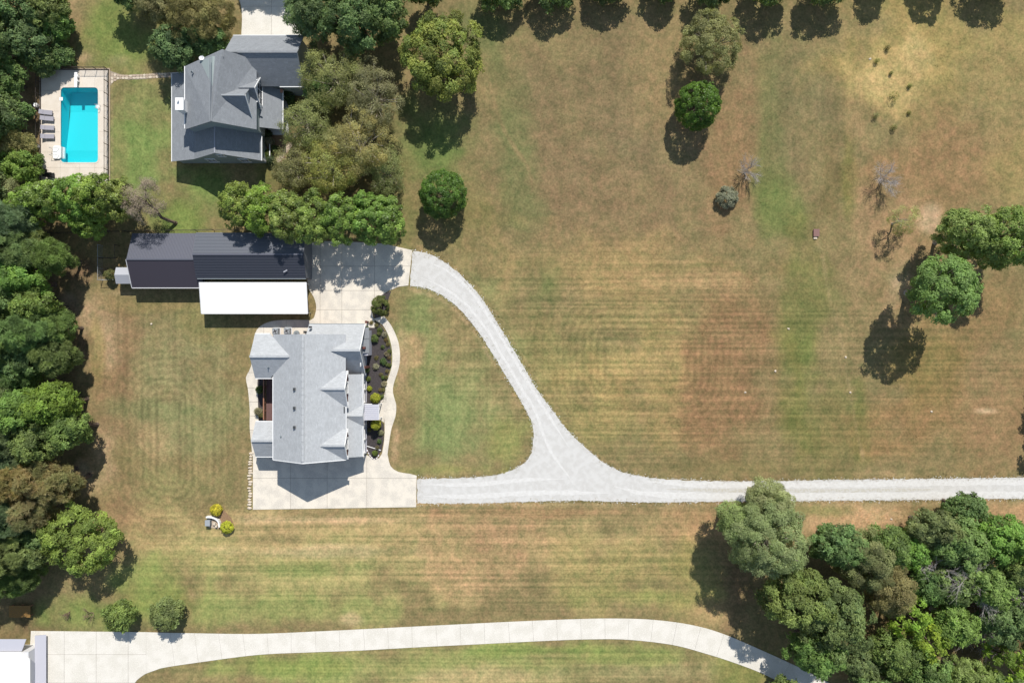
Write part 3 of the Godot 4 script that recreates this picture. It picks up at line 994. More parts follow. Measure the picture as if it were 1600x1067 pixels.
func make_species() -> void:
	leafmesh.broad = leaf_cluster(15, 0.40, 0.14, 0.30, 0.19, 101)
	leafmesh.fine = leaf_cluster(20, 0.42, 0.16, 0.25, 0.11, 102)
	leafmesh.needle = leaf_cluster(30, 0.5, 0.1, 0.42, 0.055, 103, true)
	leafmesh.large = leaf_cluster(13, 0.36, 0.12, 0.34, 0.22, 104)
	leafmesh.sparse = leaf_cluster(12, 0.5, 0.2, 0.20, 0.12, 105)
	# mesh, leaf colour, second colour, lobes, lobe size, clusters per square metre, cluster size, bark, leaf material, share of shell, spread of tone
	sp.pine = {mesh = "needle", a = Color(0.070, 0.108, 0.038), b = Color(0.098, 0.142, 0.046), lobes = 44, lobe = 0.22, fill = 11.0, size = 0.95, bark = "bark", mat = "leaf", flat = 0.62, tone = 0.28}
	sp.bluepine = sp.pine.merged({a = Color(0.066, 0.108, 0.052), b = Color(0.098, 0.142, 0.066)}, true)
	sp.rustpine = sp.pine.merged({a = Color(0.15, 0.125, 0.06), b = Color(0.11, 0.125, 0.05), fill = 7.0}, true)
	sp.oak = {mesh = "broad", a = Color(0.056, 0.092, 0.030), b = Color(0.085, 0.125, 0.038), lobes = 120, lobe = 0.13, fill = 9.5, size = 0.74, bark = "bark", mat = "leaf", flat = 0.8, tone = 0.38}
	sp.darkoak = sp.oak.merged({a = Color(0.048, 0.082, 0.029), b = Color(0.074, 0.112, 0.036)}, true)
	sp.olive = sp.oak.merged({a = Color(0.105, 0.112, 0.045), b = Color(0.085, 0.10, 0.038), mesh = "fine", fill = 9.5}, true)
	sp.maple = sp.oak.merged({a = Color(0.120, 0.132, 0.033), b = Color(0.072, 0.10, 0.028), lobes = 130, lobe = 0.14}, true)
	sp.pear = {mesh = "large", a = Color(0.060, 0.104, 0.021), b = Color(0.095, 0.146, 0.030), lobes = 84, lobe = 0.135, fill = 10.5, size = 0.62, bark = "redbark", mat = "leaf_glossy", flat = 0.9, tone = 0.42}
	sp.birch = {mesh = "sparse", a = Color(0.108, 0.128, 0.05), b = Color(0.155, 0.150, 0.045), lobes = 100, lobe = 0.14, fill = 10.0, size = 0.75, bark = "palebark", mat = "leaf", flat = 0.8, tone = 0.3}
	sp.greybirch = sp.birch.merged({a = Color(0.112, 0.124, 0.055), b = Color(0.095, 0.115, 0.045)}, true)
	sp.willow = {mesh = "fine", a = Color(0.105, 0.135, 0.055), b = Color(0.125, 0.15, 0.07), lobes = 130, lobe = 0.12, fill = 10.0, size = 0.8, bark = "palebark", mat = "leaf", flat = 0.85, tone = 0.2}
	sp.hackberry = sp.willow.merged({a = Color(0.085, 0.135, 0.035), b = Color(0.10, 0.15, 0.05), lobes = 120, mesh = "broad", size = 0.7}, true)
	sp.dome = {mesh = "large", a = Color(0.026, 0.055, 0.009), b = Color(0.05, 0.092, 0.014), lobes = 150, lobe = 0.115, fill = 15.0, size = 0.5, bark = "bark", mat = "leaf_glossy", flat = 1.0, tone = 0.25, dome = true}
	sp.lime = sp.oak.merged({a = Color(0.125, 0.18, 0.018), b = Color(0.085, 0.14, 0.02), lobes = 30}, true)
	sp.bright = sp.oak.merged({a = Color(0.085, 0.14, 0.025), b = Color(0.065, 0.12, 0.025)}, true)
	sp.bigdome = sp.bright.merged({a = Color(0.10, 0.145, 0.032), b = Color(0.085, 0.13, 0.032), lobes = 110, lobe = 0.125, size = 0.7}, true)
	sp.greyolive = {mesh = "fine", a = Color(0.118, 0.138, 0.062), b = Color(0.092, 0.118, 0.048), lobes = 120, lobe = 0.12, fill = 10, size = 0.75, bark = "palebark", mat = "leaf", flat = 0.8, tone = 0.25}
	sp.dry = {mesh = "sparse", a = Color(0.125, 0.105, 0.085), b = Color(0.09, 0.08, 0.068), lobes = 60, lobe = 0.2, fill = 9.0, size = 0.6, bark = "bark", mat = "leaf_dry", flat = 0.8, tone = 0.25}
	sp.sapling = sp.willow.merged({a = Color(0.16, 0.18, 0.075), b = Color(0.13, 0.16, 0.06), lobes = 18, fill = 4.5, size = 0.55, lobe = 0.3}, true)
	sp.gold = {mesh = "large", a = Color(0.245, 0.265, 0.022), b = Color(0.19, 0.21, 0.02), lobes = 70, lobe = 0.15, fill = 80.0, size = 0.30, bark = "bark", mat = "leaf", flat = 0.9, tone = 0.2, dome = true}
	sp.limegold = sp.gold.merged({a = Color(0.115, 0.15, 0.015), b = Color(0.15, 0.165, 0.018)}, true)
	sp.shrub = {mesh = "broad", a = Color(0.035, 0.062, 0.02), b = Color(0.06, 0.085, 0.022), lobes = 34, lobe = 0.22, fill = 60.0, size = 0.28, bark = "bark", mat = "leaf", flat = 0.85, tone = 0.3, dome = true}
	sp.greyshrub = sp.shrub.merged({a = Color(0.135, 0.135, 0.085), b = Color(0.105, 0.105, 0.066), mesh = "fine", size = 0.5, fill = 50.0}, true)
	sp.wisp = sp.greyshrub.merged({a = Color(0.13, 0.135, 0.05), b = Color(0.09, 0.105, 0.035), mesh = "sparse", fill = 16.0, size = 0.35, lobes = 22}, true)
	sp.tanshrub = sp.shrub.merged({a = Color(0.10, 0.085, 0.04), b = Color(0.065, 0.07, 0.025), mesh = "sparse", fill = 40.0}, true)
	sp.laurel = sp.shrub.merged({a = Color(0.07, 0.078, 0.024), b = Color(0.042, 0.058, 0.018), mesh = "large"}, true)
	sp.brightshrub = sp.shrub.merged({a = Color(0.06, 0.095, 0.016), b = Color(0.05, 0.085, 0.016)}, true)
	sp.darkshrub = sp.shrub.merged({a = Color(0.02, 0.034, 0.014), b = Color(0.03, 0.048, 0.018)}, true)
	sp.box = sp.shrub.merged({a = Color(0.024, 0.042, 0.018), b = Color(0.033, 0.054, 0.02), lobes = 50, lobe = 0.17, fill = 80.0}, true)


# crown centre and half sizes in the tree's own axes
func crown(tree: Node3D, c: Vector3, r: Vector3, kind: Dictionary, seed_: int, called := "crown") -> Array:
	var g := RandomNumberGenerator.new()
	g.seed = seed_
	var where := []
	var avg := (r.x + r.y + r.z) / 3.0
	var lobes := []
	var dome: bool = kind.get("dome", false)
	var wob := FastNoiseLite.new()
	wob.seed = seed_
	wob.frequency = 0.9
	var count: int = kind.lobes
	for i in count:
		# an even spiral over the upper part of the crown, shaken
		var y: float = 1.0 - (i + 0.5) / count * (1.85 if dome else 1.62)
		var ring := sqrt(maxf(0.0, 1.0 - y * y))
		y = clampf(y + g.randf_range(-0.07, 0.07), -1.0, 1.0)
		ring = sqrt(maxf(0.0, 1.0 - y * y))
		var ph := i * 2.39996 + g.randf_range(-0.7, 0.7)
		var d := Vector3(cos(ph) * ring, y, sin(ph) * ring)
		var reach := g.randf_range(0.66, 0.86) * (1.0 + 0.45 * wob.get_noise_3dv(d * 1.3))
		if dome:
			reach = g.randf_range(0.80, 0.88)
			# widest low down, drawn in towards the top
			var taper := lerpf(1.04, 0.80, clampf(d.y * 0.5 + 0.5, 0.0, 1.0))
			d = Vector3(d.x * taper, d.y, d.z * taper)
		var p := d * reach * r
		if i % 6 == 5 and not dome:
			p *= 0.5
		lobes.append([p, kind.lobe * avg * g.randf_range(0.72, 1.3), g.randf_range(1.0 - kind.tone, 1.0 + kind.tone), g.randf()])
	var size: float = kind.size
	var tint := Color(g.randf_range(0.9, 1.12), g.randf_range(0.92, 1.08), g.randf_range(0.85, 1.15))
	for l in lobes:
		var lp: Vector3 = l[0]
		var lr: float = l[1]
		var n := int(kind.fill * lr * lr * 4.5 + 3)
		var outward := lp.normalized()
		for k in n:
			var d := Vector3(g.randfn(), g.randfn(), g.randfn()).normalized()
			if d.dot(outward) < -0.45:
				d = -d
			if d.y < -0.6:
				d.y = -d.y
			var q := lp + d * Vector3(1.0, kind.flat, 1.0) * lr * (0.68 + 0.4 * sqrt(g.randf()) + (0.35 * g.randf() if k % 7 == 0 else 0.0))
			var up := (d * 0.9 + outward * 0.35 + Vector3.UP * 0.45 + Vector3(g.randfn(), g.randfn(), g.randfn()) * 0.25).normalized()
			var x := up.cross(Vector3(g.randfn(), g.randfn(), g.randfn())).normalized()
			var b := Basis(x, up, x.cross(up)).scaled_local(Vector3.ONE * size * g.randf_range(0.6, 1.4))
			var col: Color = kind.a.lerp(kind.b, clampf(l[3] * 0.8 + g.randf_range(-0.2, 0.4), 0.0, 1.0)) * (2.45 * l[2] * g.randf_range(0.72, 1.28))
			col = Color(col.r * 1.08 * tint.r, col.g * tint.g, col.b * tint.b)
			where.append([Transform3D(b, c + q), col])
	scatter(called, leafmesh[kind.mesh], M[kind.mat], where, tree, true)
	return lobes


func bough(s: Shape, a: Vector3, b: Vector3, ra: float, rb: float, g: RandomNumberGenerator) -> void:
	var mid := a.lerp(b, 0.5) + Vector3(g.randfn(), g.randfn() * 0.4, g.randfn()) * a.distance_to(b) * 0.06
	s.tube(a, mid, ra, (ra + rb) * 0.5, 5, false)
	s.tube(mid, b, (ra + rb) * 0.5, rb, 5, false)


# u, v: where the crown shows; ru, rv: its half sizes there; tall: the height of the tree's top
func tree(kind_name: String, called: String, u: float, v: float, ru: float, rv: float, tall: float, label: String, group := "", crown_share := 0.82, lean := Vector2.ZERO) -> Node3D:
	var kind: Dictionary = sp[kind_name]
	var half := tall * crown_share * 0.5
	var hc := tall - half
	var mid := at(u, v, hc)
	var k := STEP * (1.0 - hc / FLY)
	var base := Vector3(mid.x + lean.x, 0, mid.z + lean.y)
	var o := thing(called, label, "tree", base, group)
	var seed_ := int(u * 131 + v * 17)
	var g := RandomNumberGenerator.new()
	g.seed = seed_ + 5
	var c := Vector3(-lean.x, hc, -lean.y)
	var lobes := crown(o, c, Vector3(ru * k, half, rv * k), kind, seed_)
	var s := Shape.new()
	var r0 := 0.035 * tall * 0.75 + 0.04
	var fork := c * (0.42 if crown_share > 0.7 else 0.62)
	s.tube(Vector3(0, -0.1, 0), Vector3(0, 0.25, 0) + fork * 0.03, r0 * 1.35, r0, 7, false)
	bough(s, Vector3(0, 0.25, 0) + fork * 0.03, fork, r0, r0 * 0.65, g)
	bough(s, fork, c + Vector3(0, half * 0.4, 0), r0 * 0.6, r0 * 0.2, g)
	var show := 1.06 if kind.bark == "palebark" else 0.8
	for i in range(0, lobes.size(), 3 if kind.bark == "palebark" else 6):
		var start := fork.lerp(c, g.randf_range(0.0, 0.75))
		bough(s, start, c + lobes[i][0] * show, r0 * (0.42 if kind.bark == "palebark" else 0.34), r0 * 0.12, g)
	part("trunk", s, M[kind.bark], o)
	o.get_child(o.get_child_count() - 1).transform = Transform3D.IDENTITY
	return o


func shrub(kind_name: String, called: String, u: float, v: float, ru: float, tall: float, label: String, group := "", category := "shrub", stretch := 1.0) -> Node3D:
	var kind: Dictionary = sp[kind_name]
	var mid := at(u, v, tall * 0.5)
	var o := thing(called, label, category, Vector3(mid.x, 0, mid.z), group)
	var r := ru * STEP
	var seed_ := int(u * 171 + v * 13)
	crown(o, Vector3(0, tall * 0.5, 0), Vector3(r, tall * 0.5, r * stretch), kind, seed_, "foliage")
	var s := Shape.new()
	var g := RandomNumberGenerator.new()
	g.seed = seed_
	for i in 4:
		s.tube(Vector3(0, -0.05, 0), Vector3(g.randf_range(-0.5, 0.5) * r, tall * 0.6, g.randf_range(-0.5, 0.5) * r), 0.03 + tall * 0.01, 0.012, 5, false)
	part("stem", s, M.bark, o)
	o.get_child(o.get_child_count() - 1).transform = Transform3D.IDENTITY
	return o


func fork_out(s: Shape, a: Vector3, dir: Vector3, long: float, r: float, depth: int, g: RandomNumberGenerator, spread: float) -> void:
	var b := a + dir * long
	bough(s, a, b, r, r * 0.62, g)
	if depth == 0:
		return
	for i in g.randi_range(3, 5):
		var d := (dir + Vector3(g.randfn(), g.randfn() * 0.6, g.randfn()) * spread).normalized()
		fork_out(s, a.lerp(b, g.randf_range(0.3, 1.0)), d, long * g.randf_range(0.55, 0.85), r * 0.55, depth - 1, g, spread)


func bare_tree(called: String, u: float, v: float, tall: float, label: String, material: Material, depth := 4, spread := 0.55, group := "", lean := Vector3.ZERO, stems := 1, base_r := 0.0, label_category := "tree") -> Node3D:
	var p := at(u, v, 0)
	var o := thing(called, label, label_category, p, group)
	var g := RandomNumberGenerator.new()
	g.seed = int(u * 37 + v * 7)
	var s := Shape.new()
	for i in stems:
		var d := (Vector3.UP + lean + (Vector3(g.randfn(), 0, g.randfn()) * 0.45 if stems > 1 else Vector3.ZERO)).normalized()
		fork_out(s, Vector3(0, -0.05, 0), d, tall * 0.36, base_r if base_r > 0.0 else 0.018 * tall + 0.015, depth, g, spread)
	part("branches", s, material, o)
	o.get_child(0).transform = Transform3D.IDENTITY
	return o


func make_trees() -> void:
	var w := "tall pines and oaks of the wood along the west side"
	# north west corner
	tree("darkoak", "oak_tree", 22, 8, 52, 44, 8.0, "big dark oak filling the extreme north west corner", w)
	tree("darkoak", "oak_tree", 72, 16, 38, 34, 6.5, "dark oak beside the tan lawn edge north of the pool", w)
	tree("oak", "oak_tree", 88, 38, 24, 24, 5.0, "round green oak overhanging the lawn north of the pool", w)
	tree("darkoak", "oak_tree", 30, 62, 46, 34, 6.5, "shaded oak between the corner oak and the pool fence", w)
	tree("darkoak", "oak_tree", 94, 84, 20, 20, 2.8, "dark small oak leaning over the pool fence's north west corner", w)
	tree("darkoak", "oak_tree", 56, 92, 26, 18, 4.2, "thin dark oak beside bare litter north west of the pool", w, 0.7)
	tree("darkoak", "oak_tree", 8, 120, 26, 36, 6.5, "dark oak at the frame edge west of the pool, above a grey dead limb", w)
	tree("oak", "oak_tree", 10, 178, 22, 28, 6.5, "lit green oak at the frame edge due west of the loungers", w)
	tree("darkoak", "oak_tree", 66, 105, 17, 14, 2.8, "low dark tree touching the pool deck's shaded corner", w, 0.7)
	tree("oak", "young_tree", 38, 172, 9, 9, 4.0, "little pale green tree standing in leaf litter west of the pool", w)
	tree("olive", "oak_tree", 24, 228, 34, 26, 5.5, "grey green tree west of the white box on the pool fence", w)
	tree("bright", "oak_tree", 26, 264, 40, 34, 6.0, "yellow green broad tree south west of the pool", w)
	tree("olive", "oak_tree", 16, 312, 34, 36, 7.0, "dull olive tree at the frame edge left of the clipped row of pears", w)
	# row of pears west of the sheds
	var row := "bright green pears in the row south of the pool"
	tree("pear", "pear_tree", 44, 322, 28, 36, 9.0, "westernmost bright pear of the row south of the pool", row)
	tree("pear", "pear_tree", 80, 312, 30, 36, 9.6, "bright pear just below the patio chair by the pool", row)
	tree("pear", "pear_tree", 118, 312, 30, 40, 10.0, "bright pear below the pool's south edge, middle of its row", row)
	tree("pear", "pear_tree", 155, 308, 28, 40, 10.0, "bright pear below the pool fence's south east corner", row)
	tree("pear", "pear_tree", 184, 312, 22, 36, 9.4, "bright pear pressed against the brown dead tree", row)
	tree("pear", "pear_tree", 138, 352, 24, 24, 7.5, "lower shaded pear hanging over the wire fence", row)
	tree("dry", "dead_tree", 222, 312, 36, 34, 8.6, "dead grey brown tree with dry leaves leaning over the dark shed", "", 0.6, Vector2(1.6, 2.2))
	tree("pine", "pine_tree", 84, 402, 20, 24, 9.5, "small lone pine with a white fallen limb at its foot", w)
	tree("pine", "pine_tree", 46, 372, 16, 18, 8.5, "narrow pine west of the lone pine", w)
	shrub("laurel", "shrub", 172, 430, 9, 2.0, "leafy green shrub against the little grey lean-to shed")
	# west wood
	tree("bluepine", "pine_tree", 12, 352, 30, 32, 13.0, "blue green pine at the frame edge below the olive tree", w)
	tree("bluepine", "pine_tree", 22, 394, 30, 28, 12.5, "blue green pine west of the lone small pine", w)
	tree("bright", "sweetgum_tree", 30, 438, 40, 34, 12.0, "bright leafy gum tree at the wood's edge west of the sandy bare patch", w)
	tree("oak", "oak_tree", 4, 468, 28, 34, 12.5, "oak at the frame edge below the bright leafy gum", w)
	tree("bright", "sweetgum_tree", 56, 478, 26, 28, 11.0, "second bright gum, just south of the first", w)
	tree("pine", "pine_tree", 6, 535, 26, 34, 13.5, "tall pine at the frame edge west of the yard", w)
	tree("pine", "pine_tree", 50, 520, 26, 28, 13.0, "pine with flat pads in the wood west of the yard", w)
	tree("pine", "pine_tree", 92, 512, 20, 24, 8.5, "outermost pine whose shadow falls on the yard", w)
	tree("pine", "pine_tree", 88, 556, 26, 26, 9.5, "pine in front of the long tree shadow on the yard", w)
	tree("darkoak", "oak_tree", 40, 566, 30, 26, 10.5, "dark oak in a hollow between the pines", w)
	tree("pine", "pine_tree", 28, 590, 26, 22, 10.0, "shaded pine beneath its taller neighbours", w)
	tree("darkoak", "oak_tree", 8, 610, 24, 34, 11.0, "dark oak at the frame edge level with the deck", w)
	tree("bright", "sweetgum_tree", 40, 640, 30, 36, 12.5, "vivid green gum in the middle of the wood's edge", w)
	tree("bright", "sweetgum_tree", 84, 630, 34, 34, 12.0, "vivid green gum reaching out to the yard", w)
	tree("oak", "oak_tree", 108, 672, 26, 30, 10.5, "green oak above the wire cage", w)
	tree("oak", "oak_tree", 62, 690, 34, 34, 12.0, "green oak behind the one above the wire cage", w)
	tree("bluepine", "pine_tree", 6, 680, 22, 36, 13.0, "blue green pine at the frame edge beside the vivid gum", w)
	tree("bluepine", "pine_tree", 18, 716, 22, 20, 11.0, "blue green pine with a white twig north of the rusty pines", w)
	var rusty := "yellowing pines below the wire cage"
	tree("rustpine", "pine_tree", 30, 756, 28, 30, 12.5, "yellowing pine with the widest crown, nearest the frame edge", rusty)
	tree("rustpine", "pine_tree", 66, 748, 20, 28, 12.0, "yellowing pine in the middle of its group", rusty)
	tree("rustpine", "pine_tree", 96, 756, 24, 26, 10.5, "yellowing pine next to the wire cage", rusty)
	tree("bluepine", "pine_tree", 16, 806, 30, 30, 13.0, "blue green pine below the yellowing pines at the frame edge", w)
	tree("rustpine", "pine_tree", 52, 800, 22, 28, 11.5, "half yellow half green pine left of the big round tree", rusty)
	tree("pine", "pine_tree", 14, 862, 28, 30, 12.5, "pine at the frame edge left of the big round tree", w)
	tree("oak", "oak_tree", 52, 862, 24, 26, 9.0, "green oak tucked behind the big round tree", w)
	tree("pine", "pine_tree", 16, 908, 24, 24, 8.5, "pine above the wooden platform", w)
	tree("pine", "pine_tree", 44, 900, 18, 20, 7.0, "southernmost pine of the wood, beside the wooden platform", w)
	tree("bigdome", "hackberry_tree", 126, 842, 66, 58, 9.4, "big round light green tree standing out from the west wood", "", 0.72)
	tree("oak", "oak_tree", 62, 838, 30, 24, 8.0, "yellow green lower tree against the big round tree's west side", w)
	# more of the wood, just past the frame's edge
	for q in [[-34, 60, "north west corner oak"], [-30, 180, "lit oak west of the loungers"], [-36, 300, "dull olive tree below the pool"], [-34, 420, "bright leafy gum"], [-32, 540, "tall pine west of the yard"], [-36, 650, "vivid green gum"], [-34, 760, "yellowing pines"], [-36, 880, "pine above the wooden platform"]]:
		tree("darkoak", "oak_tree", q[0], q[1], 36, 44, 12.5, "dark oak past the west edge, behind the " + q[2], "dark oaks deeper in the west wood")
	# north
	tree("olive", "elm_tree", 250, 8, 40, 26, 8.6, "olive tree at the top edge above the grey house's west lawn")
	tree("olive", "elm_tree", 310, 22, 54, 46, 9.2, "broad olive green tree north west of the grey house")
	tree("darkoak", "elm_tree", 272, 74, 40, 34, 7.0, "dark shaded tree between the flagstone path and the grey roof", "", 0.75)
	tree("darkoak", "elm_tree", 322, 64, 36, 24, 6.5, "darkest low tree tight against the grey house's north verge", "", 0.75)
	tree("darkoak", "elm_tree", 200, -14, 34, 26, 7.0, "dark tree at the top edge whose shade falls on the north west lawn")
	tree("darkoak", "water_oak", 490, 18, 42, 48, 11.0, "dark green oak overhanging the garage roof's east end")
	tree("darkoak", "water_oak", 556, 22, 54, 56, 12.0, "largest dark green oak at the top, between drive and maple")
	tree("oak", "water_oak", 604, 20, 32, 48, 10.5, "dark oak at the top edge next to the yellow maple")
	tree("darkoak", "water_oak", 430, -84, 40, 30, 8.0, "oak past the top edge, shading the drive behind the garage")
	tree("darkoak", "water_oak", 384, -78, 26, 28, 7.0, "oak past the top edge, west of the drive")
	tree("maple", "maple_tree", 688, 88, 68, 72, 9.4, "wide yellow tinged maple in the north lawn", "", 0.72)
	tree("oak", "hedge_tree", 664, -18, 30, 26, 7.0, "tree at the top edge above the yellow maple")
	var top := "trees in the row along the top edge"
	var tops := [[784, -14, 46, "by the maple, westernmost of its row"], [866, -16, 42, "second from the west in its row"], [952, -20, 38, "third from the west in its row"], [1040, -20, 34, "fourth from the west in its row"], [1118, -14, 40, "above the grey green tree"], [1210, -22, 44, "first east of the grey green tree"], [1298, -20, 42, "second east of the grey green tree"], [1386, -42, 30, "with only a tip of shade in view"], [1474, -44, 34, "second from the east in its row"], [1568, -34, 42, "easternmost of its row"]]
	for q in tops:
		tree("darkoak", "hedge_tree", q[0], q[1] - 3 - fmod(q[0] * 0.37, 9.0), q[2] + fmod(q[0] * 0.13, 9.0) - 4.0, 30.0 + fmod(q[0] * 0.29, 11.0), 4.3 + fmod(q[0] * 0.017, 1.6), "dark green tree along the top edge, " + q[3], top, 0.7)
	# birches east of the grey house
	var clump := "pale barked birches east of the grey house"
	tree("greybirch", "birch_tree", 520, 122, 60, 46, 9.0, "northern birch of the clump, greyest, below the dark oak", clump, 0.72)
	tree("greybirch", "birch_tree", 582, 150, 42, 56, 8.6, "birch on the clump's north east side, facing the maple's shadow", clump, 0.72)
	tree("greybirch", "birch_tree", 478, 196, 44, 44, 7.6, "birch overhanging the grey house's porch roof", clump, 0.72)
	tree("birch", "birch_tree", 560, 226, 58, 56, 10.0, "tallest birch, yellowish, with white limbs spread from its middle", clump, 0.72)
	tree("birch", "birch_tree", 520, 262, 50, 44, 9.0, "yellowest birch just north of the clipped pear row", clump, 0.72)
	tree("greybirch", "birch_tree", 458, 264, 34, 36, 6.5, "lowest birch beside the red garden path", clump, 0.75)
	tree("greybirch", "birch_tree", 604, 268, 28, 44, 7.0, "green birch at the clump's south east corner", clump, 0.75)
	tree("oak", "birch_tree", 498, 140, 26, 24, 6.0, "small dark tree between birch and garage", "", 0.75)
	# pears north of the sheds and driveway
	var hedge := "bright green pears in the row north of the sheds"
	for q in [[372, 318, 34, 38, "westernmost of the row north of the sheds"], [408, 328, 32, 44, "second from the west above the sheds"], [448, 338, 34, 48, "over the dark shed's north slope"], [490, 342, 30, 44, "above the driveway's west end"], [532, 342, 32, 42, "above the middle of the driveway"], [578, 338, 36, 46, "next to last, tall and round, above the driveway"], [606, 346, 28, 40, "easternmost of the row, nearest the gravel"]]:
		tree("pear", "pear_tree", q[0], q[1], q[2], q[3], 9.2, "bright pear tree " + q[4], hedge, 0.72)
	# lone trees of the open field
	tree("dome", "magnolia_tree", 692, 304, 42, 42, 7.2, "dense dark green dome of a tree beside the gravel drive's top", "dome shaped evergreens in the lawn", 0.94)
	tree("dome", "magnolia_tree", 1091, 164, 39, 41, 7.2, "dense vivid green dome of a tree in the open north field", "dome shaped evergreens in the lawn", 0.94)
	tree("greyolive", "olive_tree", 1112, 68, 50, 52, 7.4, "round grey green tree just north of the vivid dome", "", 0.8)
	shrub("greyshrub", "shrub", 1137, 308, 17, 1.9, "small grey round bush alone in the brown field")
	bare_tree("dead_tree", 1163, 270, 4.6, "bleached white dead sapling above the small grey bush", M.deadwood, 3, 0.42, "", Vector3(0.12, 0, -0.15), 7, 0.045)
	bare_tree("dead_tree", 1376, 282, 4.8, "bare grey tree with fine twigs in the east field", M.deadwood, 4, 0.5, "", Vector3(0.05, 0, -0.05), 6, 0.05)
	tree("sapling", "young_tree", 1414, 344, 24, 24, 5.0, "thin pale green young tree with a clear lacy shadow", "", 0.75)
	tree("hackberry", "hackberry_tree", 1512, 366, 46, 42, 12.0, "light green tree, inner of the pair at the right edge")
	tree("hackberry", "hackberry_tree", 1572, 372, 46, 52, 12.4, "light green tree touching the right edge of view")
	tree("hackberry", "hackberry_tree", 1476, 450, 58, 56, 13.2, "big green tree casting the long shadow in the east field", "", 0.68)
	tree("oak", "oak_tree", 1714, 570, 38, 44, 12.0, "tree past the right edge whose shade touches the field's middle")
	tree("oak", "oak_tree", 1714, 656, 38, 40, 12.0, "tree past the right edge whose shade touches the lower field")
	# the wood in the south east
	var se := "trees of the wood in the south east"
	tree("willow", "willow_tree", 1195, 842, 66, 64, 14.5, "large pale grey green tree at the wood's north west corner", se)
	tree("willow", "willow_tree", 1200, 782, 34, 30, 12.0, "pale crown leaning over the gravel drive", se)
	tree("willow", "willow_tree", 1150, 812, 30, 26, 11.5, "pale lower crown on the west side above a big shadow", se)
	tree("oak", "oak_tree", 1240, 930, 56, 52, 13.0, "oak whose shade falls across the pale south drive", se)
	tree("oak", "oak_tree", 1300, 960, 58, 60, 13.0, "broad oak in the wood's middle, speckled with white limbs", se)
	tree("oak", "oak_tree", 1276, 1018, 44, 32, 11.0, "oak overhanging the end of the pale south drive", se)
	tree("darkoak", "oak_tree", 1312, 852, 46, 34, 11.0, "dark green oak below the strip of dry grass", se)
	tree("olive", "oak_tree", 1352, 874, 44, 50, 11.5, "brownish olive oak between two darker crowns", se)
	tree("darkoak", "oak_tree", 1384, 852, 32, 30, 10.0, "dark tip of a tree between dry grass and hollow", se)
	tree("olive", "oak_tree", 1388, 918, 36, 42, 11.0, "olive oak above the bright yellow tree", se)
	tree("bright", "sweetgum_tree", 1424, 860, 24, 34, 8.0, "vivid green undergrowth tree beside the dark hollow", se)
	tree("oak", "elm_tree", 1462, 826, 40, 30, 10.0, "green elm at the wood's north edge below the road", se)
	tree("oak", "elm_tree", 1508, 794, 30, 24, 8.0, "elm reaching highest towards the gravel road", se)
	tree("hackberry", "elm_tree", 1500, 850, 44, 40, 11.0, "light elm with grey twigs, centre of the north edge", se)
	tree("bright", "elm_tree", 1568, 842, 44, 38, 12.0, "bright elm near the right edge of the wood's north side", se)
	tree("oak", "elm_tree", 1596, 880, 36, 44, 12.0, "elm cut by the right edge of view", se)
	tree("hackberry", "elm_tree", 1548, 912, 44, 42, 11.0, "pale elm threaded with white dead limbs", se)
	tree("oak", "elm_tree", 1484, 910, 36, 36, 9.0, "green elm in the wood's heart beside a tan thicket", se)
	tree("darkoak", "elm_tree", 1446, 912, 26, 32, 8.0, "dark elm in the hollow of the wood", se)
	tree("lime", "sweetgum_tree", 1418, 962, 34, 40, 10.0, "bright yellow green tree, most vivid of the wood", se)
	tree("lime", "sweetgum_tree", 1446, 1000, 34, 34, 9.5, "yellow tree below the most vivid one", se)
	tree("oak", "sweetgum_tree", 1396, 1022, 36, 36, 9.0, "green tree at the bottom edge below the vivid one", se)
	tree("hackberry", "elm_tree", 1492, 974, 36, 34, 9.0, "light elm above the silver snag", se)
	tree("oak", "elm_tree", 1570, 972, 42, 36, 11.0, "green elm near the right edge, lower half", se)
	tree("oak", "elm_tree", 1446, 1050, 38, 28, 9.0, "green elm at the bottom edge left of the snag", se)
	tree("lime", "sweetgum_tree", 1576, 1030, 36, 36, 10.0, "lime green tree in the bottom right corner", se)
	tree("hackberry", "elm_tree", 1512, 1056, 40, 28, 9.0, "pale elm at the bottom edge below the snag", se)
	tree("darkoak", "oak_tree", 1348, 1042, 28, 30, 7.0, "dark oak in the shade at the bottom edge", se)
	for q in [[1640, 920, "east edge, behind the pale elm"], [1646, 1020, "east edge, behind the lime green corner tree"], [1580, 1096, "south edge, below the lime green corner tree"], [1470, 1110, "south edge, below the green elm left of the snag"], [1370, 1100, "south edge, below the shaded dark oak"]]:
		tree("oak", "oak_tree", q[0], q[1], 44, 44, 11.5, "oak past the " + q[2], "oaks of the south east wood past the edge")
	tree("oak", "oak_tree", 1232, 1096, 40, 34, 9.5, "oak past the bottom edge shading the verge of the pale drive")
	bare_tree("snag", 1500, 985, 10.5, "silvery dead tree with tangled limbs low in the wood", M.deadwood, 5, 0.7, se, Vector3(0.25, 0, 0.1), 1, 0.17)
	bare_tree("snag", 1490, 880, 15.0, "long white dead tree leaning through the pale elm", M.deadwood, 5, 0.5, se, Vector3(0.35, 0, 0.12), 1, 0.17)
	bare_tree("snag", 1424, 868, 11.0, "grey dead stem with few limbs over the dark hollow", M.deadwood, 4, 0.5, se, Vector3(0.1, 0, 0.1), 1, 0.17)
	bare_tree("snag", 1545, 885, 15.0, "white dead limbs near the right edge of the wood", M.deadwood, 5, 0.55, se, Vector3(0.3, 0, 0.05), 1, 0.17)
	bare_tree("fallen_limb", 44, 398, 3.6, "white fallen limb lying west of the lone small pine", M.deadwood, 3, 0.4, "", Vector3(2.2, -0.6, 0.9), 1, 0.07, "branch")
